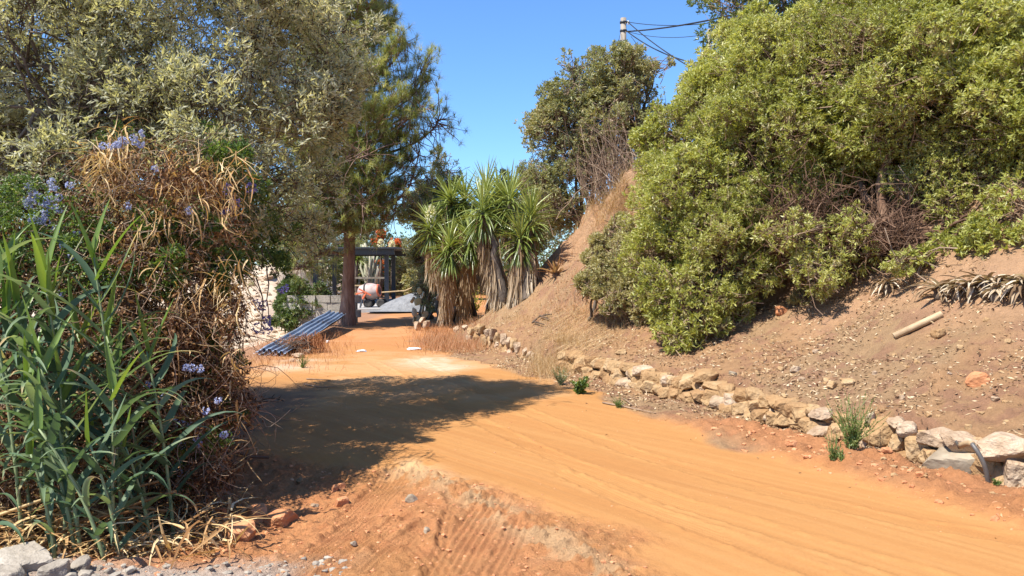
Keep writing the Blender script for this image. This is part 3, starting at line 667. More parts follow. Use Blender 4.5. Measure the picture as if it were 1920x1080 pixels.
for (ctrl) in ([(205, 300, 8.6), (185, 255, 8.4), (120, 130, 8.0), (60, 122, 8.0), (0, 140, 8.2)], [(205, 300, 8.6), (190, 230, 8.3), (165, 150, 8.2), (170, 90, 8.2), (180, 0, 8.4)],
               [(205, 300, 8.6), (300, 220, 8.8), (420, 150, 9.2), (540, 140, 9.5)], [(205, 300, 8.6), (330, 300, 8.4), (450, 330, 8.6), (560, 340, 9.0)],
               [(205, 300, 8.6), (150, 240, 8.2), (100, 215, 7.8), (20, 200, 7.6)], [(205, 300, 8.6), (260, 120, 9), (320, 20, 9.4)], [(195, 290, 8.6), (135, 250, 8.2), (60, 270, 8.2), (-80, 300, 8.6)]):
    pts = np.array([P(c_[0], c_[1], c_[2]*.92) for c_ in ctrl]); tq = np.linspace(0, len(pts)-1, 14)
    pp = np.stack([np.interp(tq, np.arange(len(pts)), pts[:, j]) for j in range(3)], 1); pp[1:-1] = (pp[:-2]+2*pp[1:-1]+pp[2:])/4; pp[1:] += rng.normal(size=(13, 3))*.02
    g = Geo(); g.tubes(pp, np.linspace(.065, .012, 14), 8, cap=False)
    for z_ in range(16):
        s = pp[rng.integers(3, 14)]; g.tubes(limb(s, s+rdir(1)[0]*rng.uniform(.5, 1.1), .15, 6), np.linspace(.018, .004, 6), 5, cap=False)
    part(g, 'branch', M['bark'], t, True)

# ---------------------------------------------------------------- pine
pb = ground_px(650, 608, 15); pb[2] -= .05
t = thing('pine_tree', 'tall long-needled pine with a reddish bare lower trunk at the end of the dirt road', 'tree', pb)
top = np.array([pb[0]+.15, pb[1]+.2, 14.5])
zt = np.linspace(0, 1, 22)[:, None]; tr = pb*(1-zt)+top*zt; tr[:, 0] += .06*np.sin(zt[:, 0]*9)
g = Geo(); rad = np.interp(zt[:, 0], [0, .02, .08, .5, 1], [.27, .205, .17, .11, .02]); g.tubes(tr, rad, 16, cap=False); part(g, 'trunk', M['pinebark'], t, True)
gb = Geo(); tp, to = [], []
def Lz(z): return np.interp(z, [2.6, 3.4, 4.9, 6.1, 7.6, 9.1, 11.5, 14.4], [1.5, 1.7, 2.3, 2.1, 1.65, 1.45, 1.1, .3])
z = 2.7
while z < 14.3:
    k5 = rng.integers(5, 7); a0 = rng.uniform(0, 6.28)
    for k in range(k5):
        a = a0+k*6.283/k5+rng.normal()*.2; L = Lz(z)*rng.uniform(.75, 1.12)
        if math.cos(a) < -.2 and z < 6: L *= 1.1
        s = np.array([np.interp(z, tr[:, 2], tr[:, 0]), np.interp(z, tr[:, 2], tr[:, 1]), z])
        dxy = np.array([math.cos(a), math.sin(a), 0]); rise = rng.uniform(.15, .5)*L
        q = np.linspace(0, 1, 8)[:, None]; pts = s+dxy*L*q+np.array([0, 0, 1])*(rise*q**2.2-.12*L*np.sin(q*3.14))
        gb.tubes(pts, np.linspace(.035*L/2+.01, .008, 8), 5, cap=False)
        m_ = int((13+L*9)*(1.5 if z < 9 else 1.))
        for j in range(m_):
            f_ = rng.uniform(.08, 1.)**.7; b_ = s+dxy*L*f_+np.array([0, 0, 1])*(rise*f_**2.2-.12*L*math.sin(f_*3.14))
            sd = np.array([-dxy[1], dxy[0], 0])*rng.normal()*.42*(1.15-f_)*L**.5+np.array([0, 0, rng.uniform(.0, .35)])
            e_ = b_+sd+dxy*.1
            gb.tubes(np.array([b_, (b_+e_)/2+np.array([0, 0, -.03]), e_]), [.009, .008, .006], 4, cap=False)
            tp.append(e_); to.append(nrm(sd*.6+dxy*.35+np.array([0, 0, .8])+rng.normal(size=3)*.2))
    z += rng.uniform(.30, .44)
# low boughs: the long curved one to the right, the ones dipping left
def bough(ctrl, r0, ntuft, spread):
    pts = np.array([P(*c_) for c_ in ctrl]); tq = np.linspace(0, len(pts)-1, 14)
    pp = np.stack([np.interp(tq, np.arange(len(pts)), pts[:, j]) for j in range(3)], 1)
    for _ in range(2): pp[1:-1] = (pp[:-2]+2*pp[1:-1]+pp[2:])/4
    gb.tubes(pp, np.linspace(r0, .012, 14), 7, cap=False)
    for k in range(ntuft):
        b_ = pp[rng.integers(5, 14)]; e_ = b_+rng.normal(size=3)*np.array(spread)
        gb.tubes(limb(b_, e_, .12, 5), np.linspace(.013, .005, 5), 4, cap=False)
        tp.append(e_); to.append(nrm((e_-b_)*.5+np.array([0, 0, .7])+rng.normal(size=3)*.3))
Yp = pb[1]
bough([(655, 405, Yp), (690, 395, Yp-.2), (725, 388, Yp-.4), (755, 368, Yp-.4), (772, 345, Yp-.3), (785, 290, Yp)], .075, 80, (.5, .5, .5))
bough([(650, 430, Yp), (620, 420, Yp-.5), (580, 425, Yp-1), (540, 450, Yp-1.4)], .05, 130, (.5, .6, .36))
bough([(650, 480, Yp), (620, 470, Yp-.4), (590, 480, Yp-.8), (560, 505, Yp-1.1)], .04, 60, (.4, .5, .30))
bough([(655, 350, Yp), (640, 360, Yp-.8), (655, 375, Yp-1.3), (690, 380, Yp-1.5)], .04, 60, (.45, .3, .4))
bough([(650, 260, Yp), (640, 250, Yp-.8), (650, 270, Yp-1.5), (690, 290, Yp-1.7)], .04, 70, (.5, .3, .5))
bough([(650, 380, Yp), (610, 370, Yp-.6), (560, 390, Yp-1.2), (530, 400, Yp-1.5)], .05, 60, (.5, .6, .35))
bough([(655, 300, Yp), (720, 290, Yp+.3), (780, 270, Yp+.3), (815, 240, Yp+.2), (822, 225, Yp+.2)], .05, 80, (.30, .5, .42))
bough([(655, 220, Yp), (710, 215, Yp), (765, 185, Yp), (795, 140, Yp), (797, 125, Yp)], .045, 70, (.28, .4, .42))
bough([(655, 180, Yp), (700, 150, Yp-.5), (745, 110, Yp-.6), (758, 70, Yp-.6)], .04, 60, (.28, .4, .42))
bough([(655, 290, Yp), (700, 260, Yp-.6), (760, 230, Yp-.8), (790, 200, Yp-.8)], .04, 60, (.32, .4, .35))
part(gb, 'branches', M['pinebark'], t)
tp = np.array(tp); to = np.array(to); NT = len(tp); NB = 40
O = np.repeat(to, NB, 0); q = nrm(np.cross(O, rdir(len(O)))); a = np.abs(rng.normal(.85, .45, len(O)))[:, None]
B = np.repeat(tp, NB, 0)-O*rng.uniform(0, .12, (len(O), 1))
g = Geo(); tv = np.repeat(np.clip(rng.random(NT)*.7+.15*(tp[:, 2] > 6), 0, 1), NB)
g.blades(B, O*np.cos(a)+q*np.sin(a), rng.uniform(.18, .30, len(O)), rng.uniform(.007, .011, len(O)), .8, 2, var=np.clip(tv+.3*rng.random(len(O)), 0, 1), fold=0, wpow=.5, w0=.8)
part(g, 'crown', M['needle'], t)
# ---------------------------------------------------------------- yuccas
YG = 'yuccas at the foot of the scarp'
def yucca(label, trunks, flower=None):
    "trunks: (head px, base px, Y, leaf length, skirt fraction)"
    b0 = ground_px(*trunks[0][1], 12); t = thing('yucca', label, 'yucca', b0, YG)
    for (hu, hv), (bu, bv), Y, LL, sk in trunks:
        bb = ground_px(bu, bv, 12); hd = P(hu, hv, Y); bb = bb*.35+.65*np.array([bb[0], Y+.1, 0]); bb[2] = float(H0(bb[0], bb[1]))-.05
        pts = limb(bb, hd, .04, 10); g = Geo(); g.tubes(pts, np.linspace(.12, .06, 10), 9, cap=False); part(g, 'trunk', M['bark'], t, True)
        N = 135; u = rng.random(N); el = np.arcsin(np.clip(1-1.8*u, -1, 1)); az = rng.uniform(0, 6.28, N)
        d = np.stack([np.cos(el)*np.cos(az), np.cos(el)*np.sin(az), np.sin(el)], 1)
        B = hd+np.array([0, 0, 1])*(rng.uniform(-.12, .12, N)+.15*np.sin(el))[:, None]+d*.05
        g = Geo(); g.blades(B, d, LL*rng.uniform(.95, 1.25, N), .046, np.where(el < .1, .5, .14), 5, var=np.clip(.5+.4*np.sin(el)+rng.normal(size=N)*.2, 0, 1), fold=.22, wpow=.55, w0=.6)
        part(g, 'leaf_rosette', M['yucca'], t)
        N = int(420*sk); g = Geo(); f = rng.uniform(0, 1, N)**.8*sk
        pp = hd[None]*(1-f[:, None])+bb[None]*f[:, None]; az = rng.uniform(0, 6.28, N)
        out = rng.uniform(.04, .30, N)
        d = np.stack([np.cos(az)*out, np.sin(az)*out, -np.ones(N)], 1)
        B = pp+np.stack([np.cos(az), np.sin(az), np.zeros(N)], 1)*rng.uniform(.06, .16, (N, 1))-np.array([0, 0, .1])
        Lb = LL*rng.uniform(.6, 1.05, N); gz_ = H0(B[:, 0], B[:, 1]); Lb = np.minimum(Lb, np.maximum(.1, B[:, 2]-gz_+.05))
        g.blades(B, d, Lb, .04, .15, 4, var=np.clip(.15+.75*f/max(sk, .01)*rng.uniform(.5, 1.2, N), 0, 1), fold=.2, wpow=.5, w0=.7, curl=.15)
        part(g, 'dead_leaf_skirt', M['skirt'], t)
        # green-brown hanging leaves right below the head
        N = 70; az = rng.uniform(0, 6.28, N); d = np.stack([np.cos(az)*.5, np.sin(az)*.5, -np.ones(N)*.9], 1)
        g = Geo(); g.blades(hd-np.array([0, 0, .12])+d*.06, d, LL*rng.uniform(.7, 1., N), .045, .3, 5, var=rng.uniform(0, .5, N), fold=.2, wpow=.5, w0=.7)
        part(g, 'hanging_leaves', M['yucca'], t)
    if flower:
        c = P(*flower); g = Geo(); N = 260; q = rdir(N)*np.array([.10, .10, .24]); g.leaves(c+q*rng.uniform(.6, 1, (N, 1)), q+np.array([0, 0, -.06]), .065, .04, .5)
        fs = part(g, 'flower_spike', M['cream'], t); g = Geo(); g.tubes(np.array([c-np.array([0, 0, .5]), c, c+np.array([0, 0, .15])]), [.02, .015, .006], 6); part(g, 'flower_stem', M['weed'], t)
yucca('tallest yucca of the clump, two heads above a long pale skirt of dead leaves', [((955, 385), (985, 588), 17.3, .64, 1.), ((905, 400), (945, 580), 17.2, .62, 1.)])
yucca('rightmost yucca of the clump, arching head beside the bare red scarp', [((995, 415), (990, 585), 17.0, .56, .8), ((975, 450), (965, 585), 16.8, .5, .9)])
yucca('leftmost yucca of the clump carrying a cream flower spike', [((807, 432), (862, 575), 18.6, .5, .45), ((846, 380), (868, 572), 18.9, .6, .6)], (808, 405, 18.6))
yucca('low front yucca of the clump, two heads over short brown skirts', [((843, 468), (868, 578), 18.0, .55, .95), ((882, 452), (893, 572), 17.9, .55, .95)])
yucca('rear yucca of the clump, bright heads rising between the others', [((911, 368), (915, 560), 18.6, .62, .6), ((872, 385), (905, 560), 19, .55, .5), ((935, 372), (930, 560), 19, .55, .5)])

# dead agaves
def agave(label, u, v, L, n, mat, lie=0., hdv=None, grp=None, nm='dead_agave'):
    b = ground_px(u, v, 6); t = thing(nm, label, 'agave', b, grp)
    az = rng.uniform(0, 6.28, n); el = rng.uniform(-.1, 1.1, n) if not lie else rng.uniform(-.5, .5, n)
    d = np.stack([np.cos(el)*np.cos(az), np.cos(el)*np.sin(az), np.sin(el)], 1)
    g = Geo(); g.blades(b+np.array([0, 0, .12 if lie else .04])+d*.02, d, L*rng.uniform(.6, 1.1, n), L*.13, .9 if lie else .25, 5, fold=.3, wpow=.6, w0=.8, curl=.5 if lie else .15)
    part(g, 'leaves', M[mat], t)
    g = Geo(); g.lathe([(.001, -.05), (.05, -.04), (.07, .03), (.05, .1), (.001, .13)], b, sides=9); part(g, 'core', M['bark'], t, True); return t
AG = 'dead agaves along the top of the bank'
ap = [(1762, 560, .36), (1795, 560, .30), (1822, 555, .34), (1850, 548, .36), (1878, 548, .34), (1905, 556, .36), (1928, 552, .38), (1868, 565, .24)]
al = ['leftmost big withered agave in the row under the right hand shrub', 'second withered agave from the left in the row', 'third withered agave from the left in the row', 'fourth withered agave from the left, bleached leaves', 'fifth withered agave from the left in the row',
      'large bleached agave near the right edge with drooping pale leaves', 'withered agave at the very right edge of the row', 'small withered agave in front of the row']
for k, (u, v, L) in enumerate(ap): agave(al[k], u, v, L, 34, 'skirt', 1, grp=AG)
agave('lone withered agave under the left end of the right hand shrub', 1665, 548, .30, 30, 'skirt', 1, grp=AG)
agave('dark spiky dead agave on the scarp right of the yuccas', 1042, 520, .45, 26, 'deadleaf', 0)
agave('brown dried agave left of the yuccas beside the prickly pear', 815, 585, .55, 60, 'straw', 1)
agave('second brown dried agave left of the yuccas, further right', 838, 590, .5, 50, 'deadleaf', 1)

# prickly pear
pp0 = ground_px(785, 612, 15); t = thing('prickly_pear', 'dusty prickly pear with stacked pads beside the grey sand heap', 'cactus', pp0)
for k, (u, v, rz_, s_) in enumerate([(785, 600, .2, .2), (778, 585, .8, .17), (792, 580, 1.8, .18), (783, 565, .4, .17), (774, 562, 1.1, .13), (793, 553, 2., .13), (786, 545, .1, .12), (797, 590, .6, .15), (776, 600, 1.5, .15)]):
    c = P(u, v, pp0[1]+rng.normal()*.1); g = rock_geo((1, 1, 1), 40+k, nplanes=3, rough=.02); pad = g.build('pad', M['cactus'], None, True)
    pad.scale = (s_*1.1, .05*s_/.17, s_*1.5); pad.rotation_euler = (rng.normal()*.2, rng.normal()*.35, rz_); pad.location = tuple(c); pad.parent = t; pad.matrix_parent_inverse = Matrix.Translation(-Vector(t.location))

# ---------------------------------------------------------------- giant reeds
RG = 'giant reeds at the left edge'
def reed(x, y, h, lean, seed, label, young=False, spreadk=1.):
    global rng
    b = np.array([x, y, float(H0(x, y))-.03]); t = thing('giant_reed', label, 'reed', b, RG)
    top = b+np.array([lean[0], lean[1], h]); K = 12; q = np.linspace(0, 1, K)[:, None]
    pts = b+(top-b)*q; pts[:, :2] += np.array(lean)[None]*(q**2-q)*.6
    g = Geo(); g.tubes(pts, np.linspace(.013, .006, K), 8); part(g, 'stem', M['reedstem'], t, True)
    n = int(h/.085); f = np.linspace(.22 if h > .9 else .1, 1.0, n)
    B = np.stack([np.interp(f, q[:, 0], pts[:, j]) for j in range(3)], 1)
    a0 = rng.uniform(0, 3.14); az = a0+(np.arange(n) % 2)*math.pi+rng.normal(size=n)*.35
    up = np.interp(f, [0, .8, .93, 1], [.9, 1.15, 2.0, 5.])
    d = np.stack([np.cos(az), np.sin(az), up], 1)
    Ls = np.interp(f, [0, .3, .8, 1], [.36, .56, .60, .38])*rng.uniform(.8, 1.15, n)*min(1.1, .55+h*.3)
    dr = np.interp(f, [0, .8, .92, 1], [1.1, .9, .4, .05])*rng.uniform(.7, 1.3, n)
    lo = f < .90
    g = Geo(); g.blades(B[lo], d[lo], Ls[lo], rng.uniform(.048, .068, lo.sum()), dr[lo], 9, fold=.22, wpow=.75, w0=.75, curl=.45, var=rng.uniform(0, .62, lo.sum())+.3*(rng.random(lo.sum()) < .06), tip=.6); part(g, 'leaves', M['reed'], t, True)
    g = Geo(); g.blades(B[~lo], d[~lo], Ls[~lo]*1.1, .06, dr[~lo], 8, fold=.35, wpow=.75, w0=.7, curl=.1); part(g, 'young_leaves', M['reed_young'], t, True)
    return t
spots = [  # head px, foot px -> foot on ground at depth Y
    (45, 430, 4.75, 'tall reed at the left edge with an upright pointed tip'), (140, 405, 4.8, 'tallest reed, its bright upright spear tip near the blue flowers'),
    (20, 470, 4.9, ''), (255, 590, 5.0, 'reed with the highest tip on the right side of the reed bed, leaning right'), (172, 660, 4.55, 'short bright reed in the middle of the bed'),
    (95, 520, 5.0, ''), (180, 560, 5.15, ''), (60, 600, 4.6, ''), (10, 640, 4.5, ''), (120, 650, 4.9, ''), (215, 770, 4.75, ''), (150, 760, 4.5, ''), (80, 720, 4.5, ''), (-30, 520, 4.8, ''),
    (-60, 430, 5.1, ''), (170, 740, 5.2, ''), (30, 780, 4.45, ''), (205, 620, 5.3, ''), (-40, 700, 4.5, ''), (110, 560, 5.3, ''), (-110, 500, 4.7, ''), (-150, 560, 4.9, ''), (-90, 380, 4.6, '')]
for k, (u, v, Y, lb) in enumerate(spots):
    hp = P(u, v, Y); foot_x = hp[0]*.93+rng.normal()*.10-.02; fy = Y+rng.uniform(-.05, .25)
    foot_x = min(foot_x, -2.05); gz_ = float(H0(foot_x, fy)); reed(foot_x, fy, max(.4, hp[2]-gz_-.22), (hp[0]-foot_x, 0.), k, lb or 'grey-green reed with arching strap leaves in the dense bed', k > 3)
# dried reed stalks and straw at the foot of the bed
g = Geo(); N = 1500; B = np.stack([rng.uniform(-4.3, -1.75, N), rng.uniform(4.5, 5.9, N), np.zeros(N)], 1); B[:, 0] += (B[:, 1]-5)*-.3; B[:, 2] = H0(B[:, 0], B[:, 1])+rng.uniform(0, .35, N)**2*2
g.blades(B, rng.normal(size=(N, 3))*np.array([1, 1, .35]), rng.uniform(.15, .5, N), rng.uniform(.008, .03, N), .7, 4, curl=.8, var=rng.random(N)**1.5)
tag(g.build('dry_reed_litter', M['straw']), 'mat of dry broken reed leaves under the reeds and the dead climber', 'litter', kind='stuff')
g = Geo()
for k in range(9):
    x = rng.uniform(-3.6, -2.5); y = rng.uniform(4.6, 5.6); z_ = float(H0(x, y)); a = rng.uniform(-.6, .6); L = rng.uniform(.5, 1.1)
    g = Geo(); g.tubes(np.array([[x, y, z_+.03], [x+L*.5*math.cos(a), y+.1, z_+.12+L*.12], [x+L*math.cos(a), y+.2, z_+.10+L*rng.uniform(.05, .3)]]), [.012, .011, .008], 7)
    o_ = g.build('dry_reed_stalk', M['straw'], None, True); tag(o_, 'dry fallen reed stalk propped at the foot of the reed bed', 'reed stalk', 'dry fallen reed stalks')
b = ground_px(255, 1040, 3.8); t = thing('dry_reed_bundle', 'sun-bleached bundle of curled dry reed leaves lying on the soil, bottom left', 'dry leaves', b)
N = 46; g = Geo(); B = b+rng.normal(size=(N, 3))*np.array([.10, .05, .015])+np.array([0, 0, .07]); g.blades(B, rng.normal(size=(N, 3))*np.array([1.2, .5, .22])+np.array([.35, -.25, .15]), rng.uniform(.12, .30, N), rng.uniform(.012, .032, N), .55, 7, curl=.9, var=rng.uniform(.55, 1, N)); part(g, 'leaves', M['straw'], t)
N = 30; g = Geo(); b2 = ground_px(205, 985, 3.8); B = b2+rng.normal(size=(N, 3))*np.array([.15, .06, .02])+np.array([0, 0, .12]); g.blades(B, rng.normal(size=(N, 3))*np.array([1.2, .5, .3])+np.array([.2, -.25, -.1]), rng.uniform(.15, .4, N), rng.uniform(.012, .03, N), .8, 7, curl=.7, var=rng.uniform(.3, .9, N))
tag(g.build('dry_reed_leaves', M['straw']), 'hanging dry reed leaves just above the bleached bundle', 'dry leaves')

# ---------------------------------------------------------------- flowering climber full of dead leaves
hb = np.array([-3.0, 6.6, 0.]); t = thing('climbing_plumbago', 'overgrown flowering climber choked with dead leaves, twigs and straw, beside the reeds', 'climber', hb)
hl = [L3(250, 330, 6.6, .42, .9), L3(320, 360, 6.5, .40), L3(220, 420, 6.4, .45), L3(320, 450, 6.2, .46), L3(375, 430, 6.6, .32), L3(380, 520, 6.4, .30), L3(300, 560, 6.1, .45), L3(350, 640, 6.0, .38),
      L3(405, 690, 6.3, .26, 1.2), L3(320, 740, 5.9, .40), L3(390, 790, 6.1, .30), L3(250, 680, 6.0, .5), L3(340, 850, 5.7, .36), L3(270, 830, 5.6, .4), L3(390, 880, 5.9, .18), L3(80, 470, 6.4, .6, .9, .35), L3(120, 650, 6.2, .8, .9, .6),
      L3(60, 800, 6.0, .8), L3(200, 800, 5.8, .5), L3(-80, 600, 6.4, 1.0, .9, .4), L3(418, 590, 6.5, .18, 1.), L3(435, 740, 6.5, .16, 1.2), L3(350, 920, 5.6, .2), L3(280, 930, 5.5, .25)]
p, o, c, f = crown_tips(hl, 18000, 71, .5, .0, .3, 3); k = p[:, 2] > H0(p[:, 0], p[:, 1]); p, o, c = p[k], o[k], c[k]
g = Geo(); B = np.repeat(p, 4, 0)+rng.normal(size=(len(p)*4, 3))*.035
zone = Wob(2.2, 12, 5)(B)
g.leaves(B, rdir(len(B))+np.array([0, 0, -.5]), rng.uniform(.018, .06, len(B)), rng.uniform(.010, .028, len(B)), .4, np.clip(.4+.3*zone+.3*rng.normal(size=len(B)), 0, 1)); part(g, 'dead_leaves', M['deadleaf'], t)
# wiry twigs
N = 4200; i = rng.integers(0, len(p), N); d = nrm(o[i]*.5+rng.normal(size=(N, 3))); K = 7; L = rng.uniform(.12, .5, N); t_ = np.linspace(0, 1, K)[None, :, None]; bn = rng.normal(size=(N, 3)); b3 = rng.normal(size=(N, 3))
paths = p[i][:, None]+d[:, None]*(L[:, None, None]*t_)+bn[:, None]*(.16*L[:, None, None]*np.sin(t_*3.14))+b3[:, None]*(.06*L[:, None, None]*np.sin(t_*7))+np.array([0, 0, -.25])*(L[:, None, None]*t_**2)
g = Geo(); g.tubes(paths, np.broadcast_to(np.linspace(.0035, .0015, K), (N, K)), 3, rng.random(N), cap=False); part(g, 'twigs', M['twig'], t)
# hanging straw tufts
st = [(u_, v_) for u_, v_ in zip(rng.uniform(180, 450, 110), rng.uniform(300, 900, 110))]+[(190, 330), (200, 380), (185, 350), (330, 580), (430, 560), (440, 600), (330, 640), (345, 620), (420, 640), (210, 300)]*2
g = Geo()
for u_, v_ in st:
    Y_ = 6.05+rng.normal()*.18; s = P(u_+rng.normal()*8, v_-40+rng.normal()*10, Y_); n_ = 22
    n_ = 13; g.blades(s+rng.normal(size=(n_, 3))*.07, rng.normal(size=(n_, 3))*.6+rng.normal(size=3)*.3+np.array([0, 0, -.55]), rng.uniform(.08, .34, n_), rng.uniform(.006, .02, n_), .6, 5, curl=.9, var=np.clip(rng.normal(.5, .25)+rng.normal(size=n_)*.15, 0, 1))
part(g, 'straw_tufts', M['straw'], t)
# dense interior foliage
gi = [L3(70, 440, 6.9, .5), L3(0, 420, 7, .5), L3(240, 420, 7.3, .6), L3(350, 440, 7.2, .5), L3(250, 560, 7.1, .6), L3(350, 580, 7.0, .45), L3(120, 560, 7.2, .7), L3(120, 700, 7.0, .6), L3(330, 700, 6.8, .4), L3(240, 740, 6.8, .5), L3(20, 620, 7.2, .8), L3(340, 820, 6.5, .35), L3(230, 880, 6.2, .4), L3(390, 660, 6.9, .25)]
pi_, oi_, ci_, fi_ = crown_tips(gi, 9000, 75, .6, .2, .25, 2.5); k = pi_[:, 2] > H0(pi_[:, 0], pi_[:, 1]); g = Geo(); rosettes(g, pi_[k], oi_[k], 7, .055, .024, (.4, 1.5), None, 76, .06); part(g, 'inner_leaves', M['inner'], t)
# green leaves
gl = [L3(250, 620, 5.8, .22), L3(330, 520, 5.9, .18), L3(390, 450, 6.2, .22), L3(300, 400, 6.1, .2), L3(420, 520, 6.3, .18), L3(230, 500, 5.9, .2), L3(130, 400, 6.1, .35), L3(10, 400, 6.2, .4), L3(80, 560, 5.9, .4), L3(70, 420, 5.9, .35), L3(150, 500, 5.9, .35), L3(420, 330, 6.8, .4), L3(460, 420, 7.0, .30), L3(330, 800, 5.7, .22), L3(300, 750, 5.8, .15), L3(380, 835, 5.8, .14), L3(340, 900, 5.6, .08), L3(490, 500, 7.2, .2), L3(515, 450, 7.6, .28), L3(420, 700, 6.2, .18, 1.4), L3(430, 780, 6.2, .14), L3(400, 620, 6.2, .14), L3(20, 460, 6, .3), L3(240, 260, 6.9, .2), L3(380, 300, 7., .3)]
p2, o2, c2, f2 = crown_tips(gl, 5400, 72, .6, .3, .3, 3); g = Geo(); rosettes(g, p2, o2, 6, .04, .017, (.4, 1.5), None, 73, .06); part(g, 'leaves', M['greenvine'], t)
g = Geo()
for l in hl[:24]: 
    for k in range(3): g.tubes(limb(np.array([hb[0]+rng.normal()*.3, hb[1]-.2+rng.normal()*.2, 0.]), np.array(l[:3])+rdir(1)[0]*.2, .15, 9), np.linspace(.014, .005, 9), 5, cap=False)
for (a_, b_) in [((470, 752), (530, 748)), ((440, 540), (455, 640)), ((445, 560), (452, 660)), ((500, 500), (505, 600)), ((480, 520), (490, 620)), ((380, 780), (395, 900)), ((350, 800), (420, 870)), ((330, 820), (440, 910)), ((300, 880), (420, 840))]:
    g.tubes(limb(P(*a_, 6.3), P(*b_, 6.2), .12, 8), np.linspace(.006, .003, 8), 4, cap=False)
part(g, 'stems', M['twig_dark'], t)
fl1 = [(235, 265), (225, 272), (250, 258), (268, 250), (290, 315), (70, 365), (95, 372), (50, 380), (85, 400), (75, 415), (110, 395), (60, 360), (100, 352), (355, 395), (240, 385), (360, 690), (375, 692), (350, 690), (278, 722), (300, 745), (345, 795), (362, 797), (330, 793),
       (340, 835), (370, 822), (372, 832), (385, 770), (408, 750), (420, 815), (335, 887), (210, 520), (115, 550), (118, 460), (105, 430), (135, 480)]+[(rng.normal(85, 32), rng.normal(388, 26)) for _ in range(16)]+[(rng.normal(240, 18), rng.normal(266, 8)) for _ in range(6)]
for (u_, v_) in fl1:
    c_ = P(u_, v_, 5.55 if v_ > 650 else 5.9); n_ = 16; q_ = rdir(n_)*.021; cen = np.repeat(c_+q_, 5, 0); g = Geo()
    g.leaves(cen, rdir(n_*5)+np.repeat(q_*30, 5, 0), .015, .012, .2); part(g, 'flower_cluster', M['flower'], t)
for (u_, v_) in [(425, 355), (470, 352), (440, 380), (425, 400), (420, 425), (480, 572), (500, 600), (492, 572), (485, 615), (500, 618), (455, 515), (530, 540)]:
    c_ = P(u_, v_, 6.5); n_ = 16; q_ = rdir(n_)*.035; cen = np.repeat(c_+q_, 5, 0); g = Geo()
    g.leaves(cen, rdir(n_*5)+np.repeat(q_*20, 5, 0), .022, .014, .2); part(g, 'flower_cluster', M['flower2'], t)
    g.V = []; g.F = []; g.A = []; g.n = 0; g.tubes(limb(c_, P(u_-40, v_-70, 6.5), .15, 6), np.linspace(.002, .004, 6), 4, cap=False); part(g, 'flower_stalk', M['twig_dark'], t)
# ---------------------------------------------------------------- dry stone walls
def wall_pt(u, v, d0):
    a = (u-960)/1480; Y = (5.78+d0)/(.913*a+.408); q = P(u, v, Y); return q
near = []
for (cx_, cy_, w, h, s) in [(90, 310, 110, 110, 0), (215, 295, 160, 120, 0), (375, 310, 160, 80, 1), (200, 400, 130, 90, 0), (350, 425, 170, 110, 0), (480, 425, 90, 70, 0), (725, 350, 60, 90, 1), (830, 450, 200, 160, 0), (925, 385, 95, 75, 1),
                       (1012, 430, 110, 100, 1), (1085, 560, 150, 190, 0), (1212, 490, 185, 120, 1), (1410, 530, 215, 150, 1), (1380, 670, 360, 210, 2), (1740, 570, 340, 190, 1), (1860, 750, 240, 230, 1), (640, 430, 160, 120, 0), (940, 520, 110, 120, 0),
                       (1210, 640, 130, 120, 0), (1600, 690, 170, 190, 0), (2080, 620, 300, 220, 1), (2150, 820, 320, 240, 0), (560, 470, 120, 90, 0), (1660, 590, 90, 90, 0), (730, 470, 110, 110, 0)]:
    near.append((1440+cx_/4, 700+cy_/4, w/4, h/4, s))
for (cx_, cy_, w, h, s) in [(130, 245, 90, 50, 1), (185, 240, 80, 45, 0), (240, 285, 90, 90, 0), (345, 315, 90, 100, 0), (290, 232, 80, 65, 0), (420, 265, 130, 90, 0), (500, 270, 50, 60, 1), (490, 350, 50, 110, 0), (570, 345, 115, 140, 0), (690, 350, 140, 180, 0),
                       (815, 330, 110, 75, 1), (870, 345, 60, 60, 0), (980, 345, 130, 85, 0), (870, 430, 140, 120, 0), (970, 455, 80, 80, 0), (1060, 450, 115, 145, 0), (1210, 480, 170, 170, 0), (1100, 290, 150, 90, 0), (1340, 480, 150, 110, 1),
                       (1430, 565, 130, 110, 1), (1330, 590, 120, 110, 0), (1545, 530, 180, 90, 0), (1545, 610, 130, 85, 1), (1650, 615, 120, 100, 1), (1755, 620, 110, 100, 0), (1420, 650, 130, 60, 0), (1860, 580, 170, 130, 0), (1870, 670, 150, 90, 0),
                       (1190, 370, 180, 70, 0), (1110, 400, 80, 60, 1), (160, 300, 110, 80, 0), (410, 350, 100, 70, 0), (760, 420, 90, 90, 0), (1700, 690, 180, 60, 0), (1270, 570, 90, 90, 0)]:
    near.append((1060+cx_*.2292, 640+cy_*.2292, w*.2292, h*.2292, s))
wb = wall_pt(1560, 830, .1); wb[2] = Hs(wb[0], wb[1])
t = thing('dry_stone_wall', 'low rough dry stone retaining wall along the right side of the dirt road, nearer stretch', 'stone wall', wb)
for k, (u, v, w, h, s) in enumerate(near):
    d0 = .07-.10*float(smooth(1400, 1650, u))
    q = wall_pt(u, v, d0); f = q[1]/1480; q += np.array([.913, .408, 0])*.07
    rock('stone', q, (w*f*1.25, max(.2, w*f*1.), h*f*1.22), M[['stone', 'paleStone', 'darkstone'][s]], 1000+k, parent=t, rz=rng.uniform(-.3, .3)-.4, big=w*f > .2, tilt=.12)
k = 3
